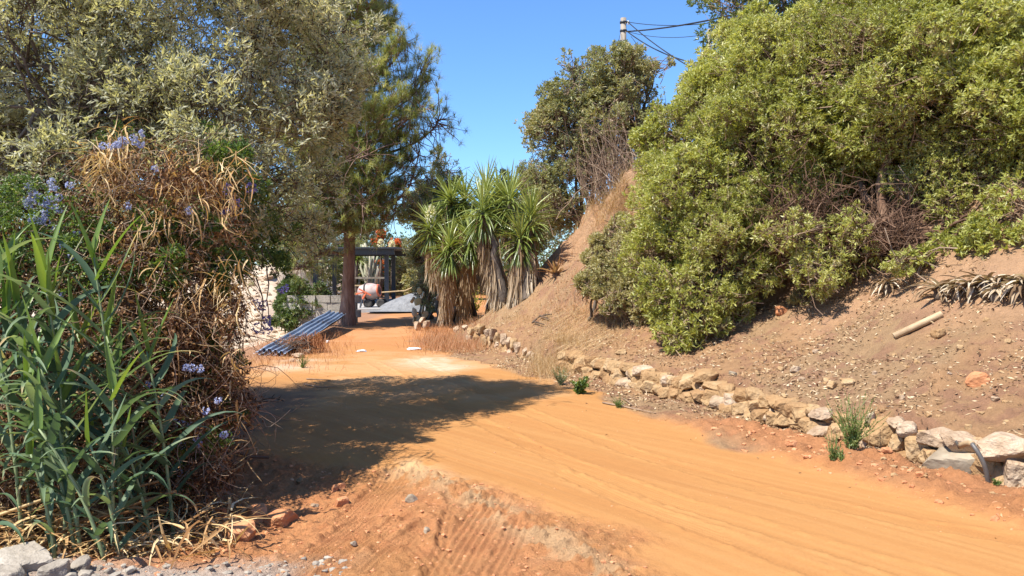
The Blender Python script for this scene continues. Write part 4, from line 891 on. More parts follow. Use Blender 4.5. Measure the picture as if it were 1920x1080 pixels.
for s_ in np.arange(-1.2, 7.4, .17):
    for row in range(2):
        x_ = 3.7-.408*s_+.913*(.10+.07*row); y_ = 5.9+.913*s_+.408*(.10+.07*row); w_ = rng.uniform(.18, .36)
        rock('stone', (x_, y_, float(H0(x_-.15, y_-.06))+.06+.13*row+rng.normal()*.025), (w_, .22, rng.uniform(.13, .21)), M['stone' if rng.random() < .93 else 'paleStone'], 1500+k, parent=t, rz=rng.uniform(-.4, .4)-.4, tilt=.2); k += 1
wb = wall_pt(930, 660, .3); wb[2] = Hs(wb[0], wb[1])
t = thing('dry_stone_wall', 'farther stretch of pale dry stone wall below the yuccas, with upright stones', 'stone wall', wb)
k = 0
for u in np.arange(884, 1008, 9.5):
    base = np.interp(u, [884, 940, 990, 1010], [640, 665, 690, 694]); hh = np.interp(u, [884, 900, 960, 1010], [22, 40, 38, 24])
    for row in range(2):
        v = base-hh*(.28+.48*row)+rng.normal()*2; q = wall_pt(u+rng.normal()*2+row*4, v, .2); f = q[1]/1480; w = rng.uniform(10, 16); h = hh*rng.uniform(.5, .72)
        rock('stone', q, (w*f, .22, h*f), M['paleStone' if rng.random() < .4 else 'stone'], 2000+k, parent=t, rz=rng.uniform(-.4, .4)-.4, tilt=.2); k += 1
for (u, v, w, h) in [(782, 612, 14, 20), (800, 608, 12, 16), (792, 600, 10, 12), (872, 622, 12, 10), (858, 618, 14, 12)]:
    q = wall_pt(u, v, .3); q[2] = max(q[2], Hs(q[0], q[1])+.05); f = q[1]/1480; rock('stone', q, (w*f, .2, h*f), M['paleStone'], 2100+k, parent=t, tilt=.3); k += 1

# loose stones
def loose(u, v, w, h, mat, label, seed, group=None, d=None, nm='rock', cat='rock', sink=.3, big=False, rz=None, tilt=.2):
    q = ground_px(u, v+h*.3, 3.6); f = q[1]/1480; hz = h*f*1.1; q[2] = Hs(q[0], q[1])+hz*(.5-sink)
    return rock(nm, q, (w*f, (d or w*.8)*f, hz), M[mat], seed, label, cat, group, big=big, rz=rz, tilt=tilt)
LS = 'loose stones lying on the bank'
ls = [(1834, 710, 42, 30, 'redstone', 'flat orange slab lying on the bank above the wall, near the right edge'), (1560, 722, 24, 14, 'stone', 'brown stone of a pair high on the bank above the weed'), (1590, 718, 26, 16, 'stone', 'orange stone of a pair high on the bank above the weed'),
      (1490, 692, 20, 12, 'paleStone', 'pale squarish stone alone in the middle of the bank'), (1550, 712, 16, 10, 'stone', None), (1505, 712, 16, 9, 'paleStone', None), (1463, 692, 14, 9, 'stone', None), (1760, 625, 26, 18, 'stone', 'brown stone beside the fallen clay pipe'),
      (1865, 750, 16, 10, 'paleStone', 'small pale stone below the flat orange slab'), (1375, 702, 18, 10, 'darkstone', 'dark stone at the edge of the big shrub shadow'), (1330, 698, 14, 10, 'paleStone', None), (1305, 705, 26, 14, 'stone', 'stone resting just above the wall under the big shrub'),
      (1465, 583, 24, 16, 'redstone', 'flat orange stone in the shade between the two big shrubs'), (1165, 660, 26, 12, 'stone', 'flat pale slab on the slope left of the big shrub'), (1640, 700, 12, 8, 'paleStone', None), (1720, 680, 12, 8, 'stone', None), (1800, 650, 14, 9, 'stone', None),
      (1690, 745, 12, 8, 'paleStone', None), (1600, 680, 12, 7, 'stone', None), (1530, 660, 12, 8, 'paleStone', None), (1450, 640, 12, 8, 'stone', None), (1420, 700, 12, 8, 'stone', None), (1890, 640, 14, 9, 'stone', None), (1740, 780, 12, 8, 'stone', None), (1815, 800, 18, 10, 'stone', None),
      (1400, 735, 12, 7, 'paleStone', None), (1470, 745, 14, 8, 'stone', None), (1655, 770, 14, 8, 'stone', None), (1780, 700, 10, 7, 'paleStone', None), (1850, 600, 12, 8, 'stone', None)]
for k, (u, v, w, h, mt, lb) in enumerate(ls): loose(u, v, w, h, mt, lb or 'small stone half buried in the litter of the bank', 3000+k, LS)
SR = 'stones and clods on the red soil'
for k, (u, v, w, h, mt, lb) in enumerate([(524, 972, 64, 34, 'redstone', 'big jagged red rock beside the foot of the climber'), (452, 998, 62, 38, 'redstone', 'pyramid-shaped red rock left of the jagged one'), (482, 962, 44, 30, 'redstone', 'dark red rock behind the jagged one'),
      (414, 965, 34, 24, 'redstone', 'red rock half under the twigs of the climber'), (640, 942, 30, 18, 'redstone', 'smooth oval orange stone left of the tyre tracks'), (626, 918, 16, 16, 'redstone', 'left of two small round stones above the oval one'), (640, 911, 16, 12, 'redstone', 'right of two small round stones above the oval one'),
      (562, 902, 14, 10, 'stone', 'small purplish stone on the red slope'), (590, 948, 16, 6, 'paleStone', 'flat pale chip near the jagged red rock'), (770, 935, 24, 16, 'darkstone', 'dry grey clod between the tyre tracks'), (800, 995, 18, 14, 'darkstone', 'dark clod at the middle of the tracks'), (664, 1022, 14, 10, 'darkstone', 'small dark clod on the track edge'),
      (1662, 845, 24, 10, 'redstone', 'rounded clod on top of the red soil berm'), (1485, 832, 22, 14, 'redstone', 'rounded clod at the left end of the berm'), (1725, 890, 16, 9, 'redstone', 'clod on the lower edge of the berm')]):
    loose(u, v, w, h, mt, lb, 3100+k, SR, big=w > 40)
# rubble bottom left
RB = 'grey rubble in the bottom left corner'
rb = [(40, 1052, 120, 40, 'large flat grey slab in the extreme bottom left'), (150, 1058, 40, 28, 'pale rounded boulder on the right of the rubble'), (100, 1072, 80, 36, 'sunlit grey slab in the middle of the rubble'), (20, 1082, 70, 40, 'dark grey slab at the very corner'),
      (118, 1045, 24, 12, None), (86, 1042, 22, 14, None), (188, 1066, 16, 12, None), (205, 1072, 18, 12, None), (245, 1072, 20, 12, None), (160, 1080, 30, 16, None), (215, 1085, 24, 14, None), (130, 1085, 30, 20, None), (180, 1090, 26, 16, None), (265, 1086, 18, 10, None), (300, 1082, 14, 8, None), (232, 1062, 12, 8, None)]
for k, (u, v, w, h, lb) in enumerate(rb): loose(u, v, w, h, 'greystone', lb or 'small pale stone at the fringe of the grey rubble', 3200+k, RB, big=w > 35, sink=.25, tilt=.12)

# stuff: litter and gravel
def scatter(n, fx, test=None, seed=0):
    r = np.random.default_rng(seed); x, y = fx(r, n); z = H(x, y)
    if test is not None: k = test(x, y, r); x, y, z = x[k], y[k], z[k]
    return np.stack([x, y, z], 1)
def bank_xy(r, n):
    s = r.uniform(-3, 11, n)**1.0; d = r.uniform(-.95, 4.5, n); return 3.7+.913*d-.408*s, 5.9+.408*d+.913*s
pt = scatter(95000, bank_xy, lambda x, y, r: (y > 3.5) & (r.random(len(x)) < np.clip(1.2-.07*y, .2, 1)*smooth(-.45, .25, fbm(x, y, 1.6, 3, 97))) & (road_mask(x, y) < .5) & ((ds(x, y)[0] > -.25) | (y > 8.3)), 1)
g = Geo(); n = len(pt); g.leaves(pt+np.array([0, 0, .008]), rng.normal(size=(n, 3))*np.array([1, 1, .35]), rng.uniform(.014, .055, n)*(1+.03*pt[:, 1]), rng.uniform(.007, .019, n)*(1+.03*pt[:, 1]), .2)
tag(g.build('leaf_litter', M['chip']), 'dry leaves and wood chips covering the bank', 'litter', kind='stuff')
def pebbles(pt, smin, smax, mat, name, label):
    n = len(pt); s = rng.uniform(0, 1, n)**3*(smax-smin)+smin; V = ICO1_V[None]*(1+.25*rng.normal(size=(n, len(ICO1_V), 1)).clip(-1, 1))*s[:, None, None]*np.array([1, .85, .6])+pt[:, None]
    g = Geo(); F = (np.arange(n)*len(ICO1_V))[:, None, None]+ICO1_F[None]; g.add(V.reshape(-1, 3), F.reshape(-1, 3), np.repeat(rng.random(n), len(ICO1_V))); o_ = g.build(name, mat); tag(o_, label, 'gravel', kind='stuff')
pt = scatter(3800, bank_xy, lambda x, y, r: (y > 3.5) & (road_mask(x, y) < .5), 2); pebbles(pt, .006, .035, M['stone'], 'gravel', 'gravel scattered through the litter of the bank')
pt = scatter(2600, lambda r, n: (r.uniform(-3., 1.6, n), r.uniform(3.6, 7.2, n)), lambda x, y, r: disturbed(x, y) > .5, 3); pebbles(pt, .003, .02, M['redstone'], 'soil_crumbs', 'crumbs of red soil between the tyre tracks')
pt = scatter(900, lambda r, n: (r.uniform(-3.2, -.9, n), r.uniform(3.6, 4.7, n)), lambda x, y, r: (y+.35*fbm(x, y, 2, 3, 91)) < 4.5, 4); pebbles(pt, .004, .03, M['greystone'], 'rubble_gravel', 'pale gravel around the rubble')
pt = scatter(1500, lambda r, n: (r.uniform(-14, -5.5, n), r.uniform(18, 34, n)), lambda x, y, r: x < -5.4-np.maximum(0, y-20)*.19, 5); pebbles(pt, .03, .16, M['paleStone'], 'plot_gravel', 'pale stones strewn over the excavated slope')
pt = scatter(500, lambda r, n: (3.7-.408*(s_ := r.uniform(-3, 2.4, n))+.913*(d_ := r.uniform(-1., -.1, n)), 5.9+.913*s_+.408*d_), None, 6); pebbles(pt, .006, .035, M['redstone'], 'berm_crumbs', 'clods of red soil along the foot of the wall')
pt = scatter(1500, lambda r, n: (r.uniform(-4, 3, n), r.uniform(4.5, 18, n)), lambda x, y, r: road_mask(x, y) > .8, 7); pebbles(pt, .003, .012, M['redstone'], 'road_grit', 'fine grit on the dirt road')
pt = scatter(700, lambda r, n: (r.uniform(-4.2, 5, n), r.uniform(4.2, 18, n)), lambda x, y, r: (road_mask(x, y) > .3) & (r.random(len(x)) < .12+.8*smooth(-1.6, -.8, ds(x, y)[0])+.5*smooth(-2.0, -3.4, x)), 8)
g = Geo(); n = len(pt); g.leaves(pt+np.array([0, 0, .006]), rng.normal(size=(n, 3))*np.array([1, 1, .3]), rng.uniform(.015, .05, n), rng.uniform(.008, .018, n), .2); tag(g.build('blown_leaves', M['deadleaf']), 'a few dry leaves blown over the dirt road', 'litter', kind='stuff')

# dry grass
def tufts(name, label, centers, n_each, L, mat, spread=.12, w=.004, up=1.2, droop=.5):
    g = Geo()
    for c_ in centers:
        n_ = n_each; B = np.array(c_)+rng.normal(size=(n_, 3))*np.array([spread, spread, 0]); B[:, 2] = H0(B[:, 0], B[:, 1])
        g.blades(B, rng.normal(size=(n_, 3))*.5+np.array([0, 0, up]), L*rng.uniform(.4, 1.1, n_), w*rng.uniform(.6, 1.4, n_), droop, 3, fold=0, curl=.4)
    tag(g.build(name, M[mat]), label, 'grass', kind='stuff')
cs_ = [ground_px(u, v, 8) for u, v in zip(rng.uniform(785, 890, 60), rng.uniform(618, 662, 60))]; tufts('dry_red_grass', 'reddish dry grass below the yuccas at the road side', cs_, 60, .30, 'redgrass', .22, .007)
cs_ = [ground_px(u, v, 8) for u, v in zip(rng.uniform(1005, 1085, 46), rng.uniform(665, 712, 46))]; tufts('dry_tan_grass', 'straw-coloured dry grass between the two stretches of wall', cs_, 60, .26, 'grass', .16, .005)
cs_ = [ground_px(u, v, 9) for u, v in zip(rng.uniform(820, 1180, 190), rng.uniform(575, 660, 190))]; cs_ = [c for c in cs_ if ds(c[0], c[1])[0] > .3]; tufts('slope_grass', 'thin dry grass on the slope under the yuccas', cs_, 24, .24, 'grass', .22, .005, 1.0)
cs_ = [ground_px(u, v, 9) for u, v in zip(rng.uniform(1030, 1180, 230), rng.uniform(330, 600, 230))]; tufts('scarp_grass', 'dead grass and twigs clinging to the red scarp', cs_, 16, .35, 'redgrass', .2, .006, .6, 1.1)
cs_ = [ground_px(u, v, 9) for u, v in zip(rng.uniform(1080, 1185, 170), rng.uniform(300, 420, 170))]; tufts('scarp_top_grass', 'pale dead grass along the brow of the scarp', cs_, 40, .45, 'grass', .2, .006, .8, .9)
cs_ = [ground_px(u, v, 9) for u, v in zip(rng.uniform(445, 640, 90), np.linspace(700, 625, 90)+rng.normal(size=90)*8-6)]; tufts('verge_grass', 'dry grass and debris on the left verge of the road', cs_, 34, .20, 'redgrass', .2, .006)
g = Geo(); N = 260; B = np.stack([P(u, v, 13.2+rng.normal()*.4) for u, v in zip(rng.uniform(1075, 1150, N), rng.uniform(560, 640, N))]); B = np.array([ground_px(u, v, 9) for u, v in zip(rng.uniform(1060, 1150, N), rng.uniform(580, 650, N))])+np.array([0, 0, .03])
g.blades(B, np.array([-.7, -.5, -.28])+rng.normal(size=(N, 3))*.12, rng.uniform(.3, .8, N), .006, .1, 3, fold=0, var=rng.uniform(.5, 1, N)); tag(g.build('dry_straw', M['grass']), 'long dry straw raked down the slope below the low shrub', 'straw', kind='stuff')

# weeds
def weed(label, u, v, h, n, mat, leafn=30, L=.03, spread=.5, Y=None, nm='weed', lw=.012):
    b = ground_px(u, v, 4) if Y is None else P(u, v, Y); t = thing(nm, label, 'weed', b); g = Geo(); gl_ = Geo()
    for k in range(n):
        d = nrm(np.array([rng.normal()*spread, rng.normal()*spread, 1.2])); e = b+d*h*rng.uniform(.5, 1.1); pts = limb(b+rng.normal(size=3)*np.array([.04, .04, 0])*h, e, .06, 7)
        g.tubes(pts, np.linspace(.004, .0015, 7), 4, cap=False)
        f = rng.uniform(.1, 1, leafn)**1.3; B = np.stack([np.interp(f, np.linspace(0, 1, 7), pts[:, j]) for j in range(3)], 1)
        gl_.leaves(B, rdir(leafn)+np.array([0, 0, .6]), L*rng.uniform(.5, 1.2, leafn)*(1.3-f), lw, .2)
    part(g, 'stems', M['weed'], t); part(gl_, 'leaves', M[mat], t); return t
weed('tall wiry green weed growing out of the stone wall', 1598, 842, .46, 46, 'weed', 34, .028, .42)
weed('small wiry weed at the left foot of the tall one', 1562, 862, .22, 16, 'weed', 20, .02, .35)
weed('tiny weed tuft on the red berm beside the two wiry weeds', 1578, 866, .12, 10, 'weed', 14, .02, .4)
weed('small leafy dark green plant at the road edge left of the near wall', 1087, 738, .26, 26, 'greenvine', 20, .07, .6, lw=.035)
weed('pale green weed on the verge next to the dry grass', 1052, 722, .28, 26, 'grey', 18, .04, .5)
weed('low green weed among twigs below the near wall', 1160, 765, .16, 16, 'weed', 14, .03, .7)
weed('yellow-flowered weed under the rightmost yucca skirts', 890, 588, .9, 30, 'yellowweed', 26, .08, .35, lw=.04)
weed('low yellow-flowered weed left of the yucca skirts', 868, 610, .4, 20, 'yellowweed', 20, .07, .4, lw=.04)
weed('tiny green weed at the foot of the wall by the pipe', 1870, 912, .07, 10, 'weed', 14, .02, .8)
weed('thin green weed on the left verge of the road', 568, 690, .25, 20, 'weed', 12, .03, .6)

# pipe, tube, scraps, sticks
def poly(ctrl, n=16, sm=3):
    pts = np.array(ctrl); tq = np.linspace(0, len(pts)-1, n); pp = np.stack([np.interp(tq, np.arange(len(pts)), pts[:, j]) for j in range(3)], 1)
    for _ in range(sm): pp[1:-1] = (pp[:-2]+2*pp[1:-1]+pp[2:])/4
    return pp
c0 = wall_pt(1806, 833, -.3); t = thing('drain_pipe', 'bent grey plastic drain pipe sticking out of the stone wall', 'pipe', c0)
g = Geo(); g.tubes(poly([wall_pt(1800, 836, -.27), wall_pt(1812, 831, -.31), wall_pt(1824, 832, -.35)], 6, 0), .021, 12); part(g, 'elbow', M['palepipe'], t, True)
g = Geo(); g.tubes(poly([wall_pt(1822, 832, -.35), wall_pt(1830, 842, -.36), wall_pt(1842, 862, -.35), wall_pt(1850, 885, -.32), wall_pt(1854, 912, -.28)], 14, 3), .0165, 12); part(g, 'hose', M['pipe'], t, True)
g = Geo(); g.tubes(poly([wall_pt(1792, 826, -.28), wall_pt(1799, 841, -.28)], 3, 0), .009, 8); part(g, 'rim', M['rubber'], t, True)
a_ = ground_px(1676, 637, 5)+np.array([0, 0, .035]); b_ = ground_px(1766, 596, 5)+np.array([0, 0, .035])
g = Geo(); ax_ = b_-a_; Lp = np.linalg.norm(ax_); g.lathe([(.027, 0), (.037, 0), (.037, Lp), (.027, Lp), (.027, 0)], a_, ax_, 18); tag(g.build('clay_pipe', M['palepipe'], None, False), 'pale straight pipe lying on the bank below the dead agaves', 'pipe')
g = Geo(); a_ = ground_px(478, 756, 5); g.tubes(poly([P(462, 770, a_[1]), P(482, 752, a_[1]), P(510, 744, a_[1]), P(532, 752, a_[1])], 12), np.linspace(.014, .006, 12), 6)
for u, v, e in [(492, 748, (498, 740)), (510, 745, (516, 738)), (522, 747, (528, 741))]: g.tubes(np.array([P(u, v, a_[1]), P(*e, a_[1])]), [.005, .002], 4)
tag(g.build('bare_branch', M['twig_dark'], None, True), 'crooked dark bare branch sticking out over the road from the climber', 'branch')
for k, (c4, lb) in enumerate([([(570, 722), (600, 728), (632, 727)], 'thin curved stick lying on the road in front of the pine'), ([(575, 712), (620, 714)], 'very thin stick just behind the curved one on the road'), ([(1170, 750), (1186, 762)], 'short bent stick lying on the litter strip below the wall'), ([(1130, 757), (1175, 766), (1230, 778)], 'long thin twig on the litter strip below the wall')]):
    pts = [ground_px(u, v, 5)+np.array([0, 0, .012]) for u, v in c4]; g = Geo(); g.tubes(poly(pts, 8, 1), np.linspace(.012, .005, 8), 5); tag(g.build('stick', M['twig'], None, True), lb, 'stick')
g = Geo()
for c4 in [[(998, 612), (1012, 600), (1022, 598)], [(1000, 610), (1020, 616)], [(1012, 600), (1030, 606)], [(1020, 598), (1034, 596)]]:
    g.tubes(poly([ground_px(u, v, 9)+np.array([0, 0, .06]) for u, v in c4], 6, 1), np.linspace(.02, .01, 6), 5)
tag(g.build('dead_branch', M['twig_dark'], None, True), 'forked dark dead branch lying on the slope right of the yuccas', 'branch')
def scrap(u, v, w, h, label, seed, flat=False, Y0=9):
    q = ground_px(u, v, Y0); f = q[1]/1480; g = rock_geo((w*f, w*f*.5, h*f), seed, nplanes=7, rough=.16); o_ = g.build('plastic_scrap', M['white'], None, True); q[2] += h*f*.35; o_.location = tuple(q); o_.rotation_euler = (0, 0, rng.uniform(-.5, .5)); tag(o_, label, 'scrap')
scrap(1055, 440, 12, 26, 'torn white bag caught on the scarp right of the yuccas', 51); scrap(1070, 424, 7, 8, 'small white scrap above the torn bag on the scarp', 52); scrap(778, 656, 26, 5, 'flat white scrap on the right side of the road below the yuccas', 53); scrap(678, 660, 18, 5, 'flat pale scrap in the middle of the road', 54)
scrap(614, 643, 6, 6, 'small white scrap on the verge near the pine', 55); scrap(1735, 867, 16, 6, 'crumpled white wrapper at the foot of the dark wall slab', 56, Y0=5)
for k, (u, v, w, h) in enumerate([(560, 668, 22, 10), (575, 660, 24, 9), (548, 676, 12, 7), (586, 655, 16, 7)]): loose(u, v, w, h, 'paleStone', ['long pale chunk of rubble on the left verge', 'larger pale chunk at the head of the verge rubble', 'smallest pale chunk near the dry grass on the verge', 'brown-white chunk nearest the metal sheets'][k], 3300+k, 'rubble chunks on the left verge', sink=.15)

# ---------------------------------------------------------------- building plot: sheets, blocks, shrubs
for k, (du, dz_, lb) in enumerate([(0, 0., 'lowest ribbed blue-grey metal sheet of the leaning pile'), (7, .06, 'middle ribbed blue-grey metal sheet of the leaning pile'), (13, .12, 'top ribbed blue-grey metal sheet of the leaning pile')]):
    A = P(500+du, 666-du*.3, 14.3); B_ = P(627+du*.3, 592-du*.2, 20.6); ax_ = nrm(B_-A); L_ = np.linalg.norm(B_-A); sd = nrm(np.cross(ax_, [0, 0, 1])); sd = nrm(sd+np.array([0, 0, -.22])); up_ = np.cross(sd, ax_)
    NW, NLn = 61, 24; w_ = np.linspace(-.24, .24, NW); hgt = .018*np.clip(np.sin(w_*2*math.pi/.11)*1.8, -1, 1)
    V = np.array([[A+ax_*L_*j/(NLn-1)+sd*w_[i]+up_*(hgt[i]+dz_*.35+s_*.004+.04*math.sin(j*.25+k)*w_[i]+.006*math.sin(j*1.1+w_[i]*6+k))+sd*.006*math.sin(j*.5+k*2) for i in range(NW)] for s_ in (0, 1) for j in range(NLn)]).reshape(-1, 3)
    F = []
    for s_ in (0, 1):
        for j in range(NLn-1):
            for i in range(NW-1):
                a0 = s_*NW*NLn+j*NW+i; F.append([a0, a0+1, a0+NW+1, a0+NW] if s_ else [a0, a0+NW, a0+NW+1, a0+1])
    for i in range(NW-1):
        for j in (0, NLn-1): a0 = j*NW+i; F.append([a0, a0+1, a0+1+NW*NLn, a0+NW*NLn])
    g = Geo(); g.add(V, F, k/2); tag(g.build('metal_sheet', M['sheet'], None, True), lb, 'metal sheet', 'leaning metal sheets left of the pine')
k = 0
t0b = P(618, 575, 22.5); t = thing('block_wall', 'short low wall of grey blocks left of the pine trunk', 'wall', (t0b[0], t0b[1], 0))
for row in range(4):
    for i in range(5):
        g = Geo(); g.box((t0b[0]-1.1+i*.42+(row % 2)*.1, t0b[1]+rng.normal()*.02, .0+row*.21+.1), (.40, .2, .2), rng.normal()*.03); part(g, 'block', M['block'], t)
b = P(572, 600, 23); b[2] = float(H0(b[0], b[1]))
broad('dark_shrub', 'dense dark green shrub behind the metal sheets', 'shrub', b, [L3(575, 565, 23, .8, .7), L3(555, 580, 22.6, .55, .7), L3(605, 570, 23.2, .5, .7), L3(540, 600, 22.3, .4, .6)], 3000, 8, .12, .045, ['dark', 'grey'], 909, .04, twigL=.4, mix2=.3)
g = Geo(); g.build if 0 else None
c5 = [ground_px(u, v, 12) for u, v in zip(rng.uniform(545, 605, 26), rng.uniform(640, 668, 26))]; 
b = ground_px(565, 662, 12); t = thing('withered_palm_seedling', 'rust-coloured withered palm fronds hanging beside the metal sheets', 'dead fronds', b); g = Geo()
for u in np.linspace(532, 604, 16):
    s = P(u, 637+rng.normal()*4-.12*(u-560), b[1]+.1+rng.normal()*.1); n_ = 40; g.blades(s+rng.normal(size=(n_, 3))*.05, rng.normal(size=(n_, 3))*.3+np.array([0, 0, -1]), rng.uniform(.15, .38, n_), .014, .2, 3, curl=.2, var=rng.random(n_)*.6)
part(g, 'fronds', M['redgrass'], t)
g = Geo(); 
for k in range(26): g.tubes(limb(P(rng.uniform(495, 600), rng.uniform(640, 668), b[1]-.4), P(rng.uniform(500, 610), rng.uniform(625, 660), b[1]), .15, 5), .008, 4, cap=False)
tag(g.build('brushwood', M['twig_dark']), 'dark brushwood heaped under the metal sheets', 'brushwood')
PR = 'pale boulders on the excavated slope'
for k, (u, v, w, h, lb) in enumerate([(505, 520, 26, 14, 'largest pale boulder on top of the excavated slope'), (540, 512, 34, 20, 'white boulder nearest the violet flowers'), (470, 535, 20, 12, 'pale boulder left of the violet flowers'), (560, 525, 20, 12, 'pale boulder beside the dark shrub'), (520, 548, 16, 10, 'small pale boulder below the others'), (488, 600, 30, 10, 'flat pale stone low on the excavated slope')]):
    q = ground_px(u, v, 18); f = q[1]/1480; rock('boulder', q, (w*f, w*f*.8, h*f), M['paleStone'], 3400+k, lb, 'boulder', PR)

# ---------------------------------------------------------------- slab, steel frame, mixer, sand
px0, px1, py0, py1, pz = P(655, 580, 29.5)[0], P(790, 580, 29.5)[0], 28.6, 37.5, .13
g = Geo(); g.box(((px0+px1)/2-.8, (py0+py1)/2, pz/2-.1), (px1-px0+1.6, py1-py0, pz+.2)); tag(g.build('concrete_slab', M['concrete']), kind='structure')
def on(u, v, Y): q = P(u, v, Y); return q
fx0, fx1 = P(650, 480, 33)[0], P(746, 480, 33)[0]
t = thing('steel_frame', 'dark steel carport frame with a flat roof standing on the concrete slab', 'frame', ((fx0+fx1)/2, 33, pz))
ztop = P(740, 478, 33)[2]
for (x, y) in [(P(725, 500, 32.6)[0], 32.6), (P(738, 500, 36.5)[0], 36.5), (fx0-1.2, 32.6), (fx0-1.3, 36.5)]:
    g = Geo(); g.box((x, y, (pz+ztop)/2), (.17, .17, ztop-pz)); g.box((x, y, pz+.01), (.32, .32, .02)); part(g, 'post', M['metal_dark'], t)
g = Geo(); g.box((fx0-1.1+(fx1-fx0)/2, 32.0, ztop+.12), (fx1-fx0+2.2, .12, .24)); g.box((fx0-1.1+(fx1-fx0)/2, 37.0, ztop+.12), (fx1-fx0+2.2, .12, .24)); part(g, 'beam', M['metal_dark'], t)
g = Geo(); g.box((fx0-1.1+(fx1-fx0)/2, 34.5, ztop+.27), (fx1-fx0+2.5, 5.6, .06)); part(g, 'roof', M['metal_dark'], t)
for i in range(6):
    g = Geo(); g.box((fx0-1.9+i*.6, 34.5, ztop+.16), (.06, 4.86, .14)); part(g, 'joist', M['metal_dark'], t)
# mixer
mz = pz; mY = 29.6; mc = P(692, 547, mY); mx = mc[0]
t = thing('cement_mixer', 'small wheeled cement mixer with a dusty orange drum on the slab', 'cement mixer', (mx, mY, mz))
S = .88; ax = nrm(np.array([.95, -.15, .12]))
g = Geo(); g.lathe(np.array([(.001, -.46), (.20, -.45), (.30, -.36), (.36, -.12), (.365, .05), (.34, .20), (.25, .42), (.235, .46), (.20, .46), (.22, .40), (.30, .18), (.001, .1)])*S, mc, ax, 28); part(g, 'drum', M['mixer_drum'], t, True)
g = Geo(); g.lathe(np.array([(.366, -.13), (.40, -.12), (.40, -.07), (.366, -.06)])*S, mc, ax, 28); part(g, 'gear_ring', M['rubber'], t, True)
g = Geo(); g.lathe(np.array([(.255, .40), (.275, .41), (.262, .47), (.19, .475)])*S, mc, ax, 28); part(g, 'drum_mouth', M['mixer_orange'], t, True)
g = Geo(); q0 = mc-ax*.5*S
g.beam(q0+[0, -.4, -.02], q0+[0, .4, -.02], .06); g.beam(mc+[-.05, -.42, 0], q0+[0, -.4, -.02], .05); g.beam(mc+[-.05, .42, 0], q0+[0, .4, -.02], .05)
g.beam(mc+[-.02, -.42, -.0], [mx-.18, mY-.35, mz+.32], .06); g.beam(mc+[-.02, .42, -.0], [mx-.18, mY+.35, mz+.32], .06); g.beam(mc+[-.3, -.42, .12], mc+[.15, -.42, -.12], .05)
part(g, 'yoke', M['mixer_orange'], t)
g = Geo(); g.beam([mx-.2, mY-.35, mz+.34], [mx-.2, mY+.35, mz+.34], .06); g.beam([mx-.2, mY-.35, mz+.34], [mx-.25, mY-.45, mz+.0], .055); g.beam([mx-.2, mY+.35, mz+.34], [mx-.25, mY+.45, mz+.0], .055)
g.beam([mx-.2, mY, mz+.34], [mx+.25, mY, mz+.42], .06); g.beam([mx+.25, mY, mz+.42], [mx+.02, mY-.1, mz+.16], .05); g.beam([mx+.25, mY, mz+.42], [mx+.48, mY+.1, mz+.16], .05); g.beam([mx+.22, mY, mz+.42], [mx+.22, mY, mc[2]-.30], .07)
g.beam([mx+.02, mY-.3, mz+.16], [mx+.02, mY+.3, mz+.16], .035); g.beam([mx+.48, mY-.3, mz+.16], [mx+.48, mY+.3, mz+.16], .035); part(g, 'chassis', M['metal_dark'], t)
g = Geo(); g.beam([mx-.3, mY-.3, mc[2]-.05], [mx-1.05, mY-.55, mz+.62], .035); part(g, 'tow_bar', M['timber'], t)
for (wx, wy) in [(.02, -.3), (.02, .3), (.48, -.3), (.48, .3)]:
    g = Geo(); c_ = np.array([mx+wx, mY+wy, mz+.16]); g.lathe([(.001, -.03), (.07, -.035), (.10, -.04), (.155, -.035), (.16, 0), (.155, .035), (.10, .04), (.07, .035), (.001, .03)], c_, (0, 1, 0), 18); part(g, 'wheel', M['rubber'], t, True)
# sand heap
sc = ground_px(768, 580, 20); sc = np.array([P(768, 580, 29.2)[0], 29.6, pz-.02]); n_ = 60
A_, B2 = np.meshgrid(np.linspace(-1.5, 1.5, n_), np.linspace(-1.5, 1.5, n_)); rr = np.hypot(A_*.85-.15, B2); hh = np.maximum(0, .95*(1-rr/1.25)+.10*fbm(A_, B2, 1.5, 4, 96))-.02; hh = .85*(1-np.exp(-hh*1.5))
g = Geo(); idx_ = np.arange(n_*n_).reshape(n_, n_); F = np.stack([idx_[:-1, :-1], idx_[:-1, 1:], idx_[1:, 1:], idx_[1:, :-1]], -1).reshape(-1, 4)
g.add(np.stack([A_+sc[0]+.1, B2+sc[1]-.3, hh+sc[2]-.02], -1).reshape(-1, 3), F, 0.); tag(g.build('sand_heap', M['cement'], None, True), 'heap of grey sand spilling off the right side of the slab', 'sand heap')
# timber: posts, pole, saw-horse, railing
for (u, Y_, w_, zt_, lb) in [(724.5, 35.5, .11, 1.15, 'short pale timber post behind the front steel post')]:
    q = P(u, 560, Y_); g = Geo(); g.box((q[0], Y_, pz+zt_/2), (w_, w_, zt_), .1); tag(g.build('timber_post', M['timber']), lb, 'post')
g = Geo(); g.tubes(np.array([P(665, 552, 31.6), P(760, 545, 31.6), P(812, 521, 31.4)]), [.028, .026, .02], 7); tag(g.build('timber_pole', M['timber'], None, True), 'long thin pale pole resting behind the mixer and rising to the right', 'pole')
th = thing('trestle', 'rusty thin trestle standing left of the cement mixer', 'trestle', (P(668, 575, 31)[0], 31, pz))
tx = P(668, 575, 31)[0]; g = Geo(); g.beam([tx-.35, 31, pz+.78], [tx+.25, 31, pz+.78], .05); part(g, 'top_bar', M['timber'], th)
for dx, dy in [(-.33, -.25), (-.33, .25), (.23, -.25), (.23, .25)]: g = Geo(); g.beam([tx+dx, 31, pz+.76], [tx+dx*1.1, 31+dy, pz], .03); part(g, 'leg', M['twig'], th)
rl = thing('railing', 'thin grey railing behind the steel frame', 'railing', (P(690, 545, 38)[0], 38, 0))
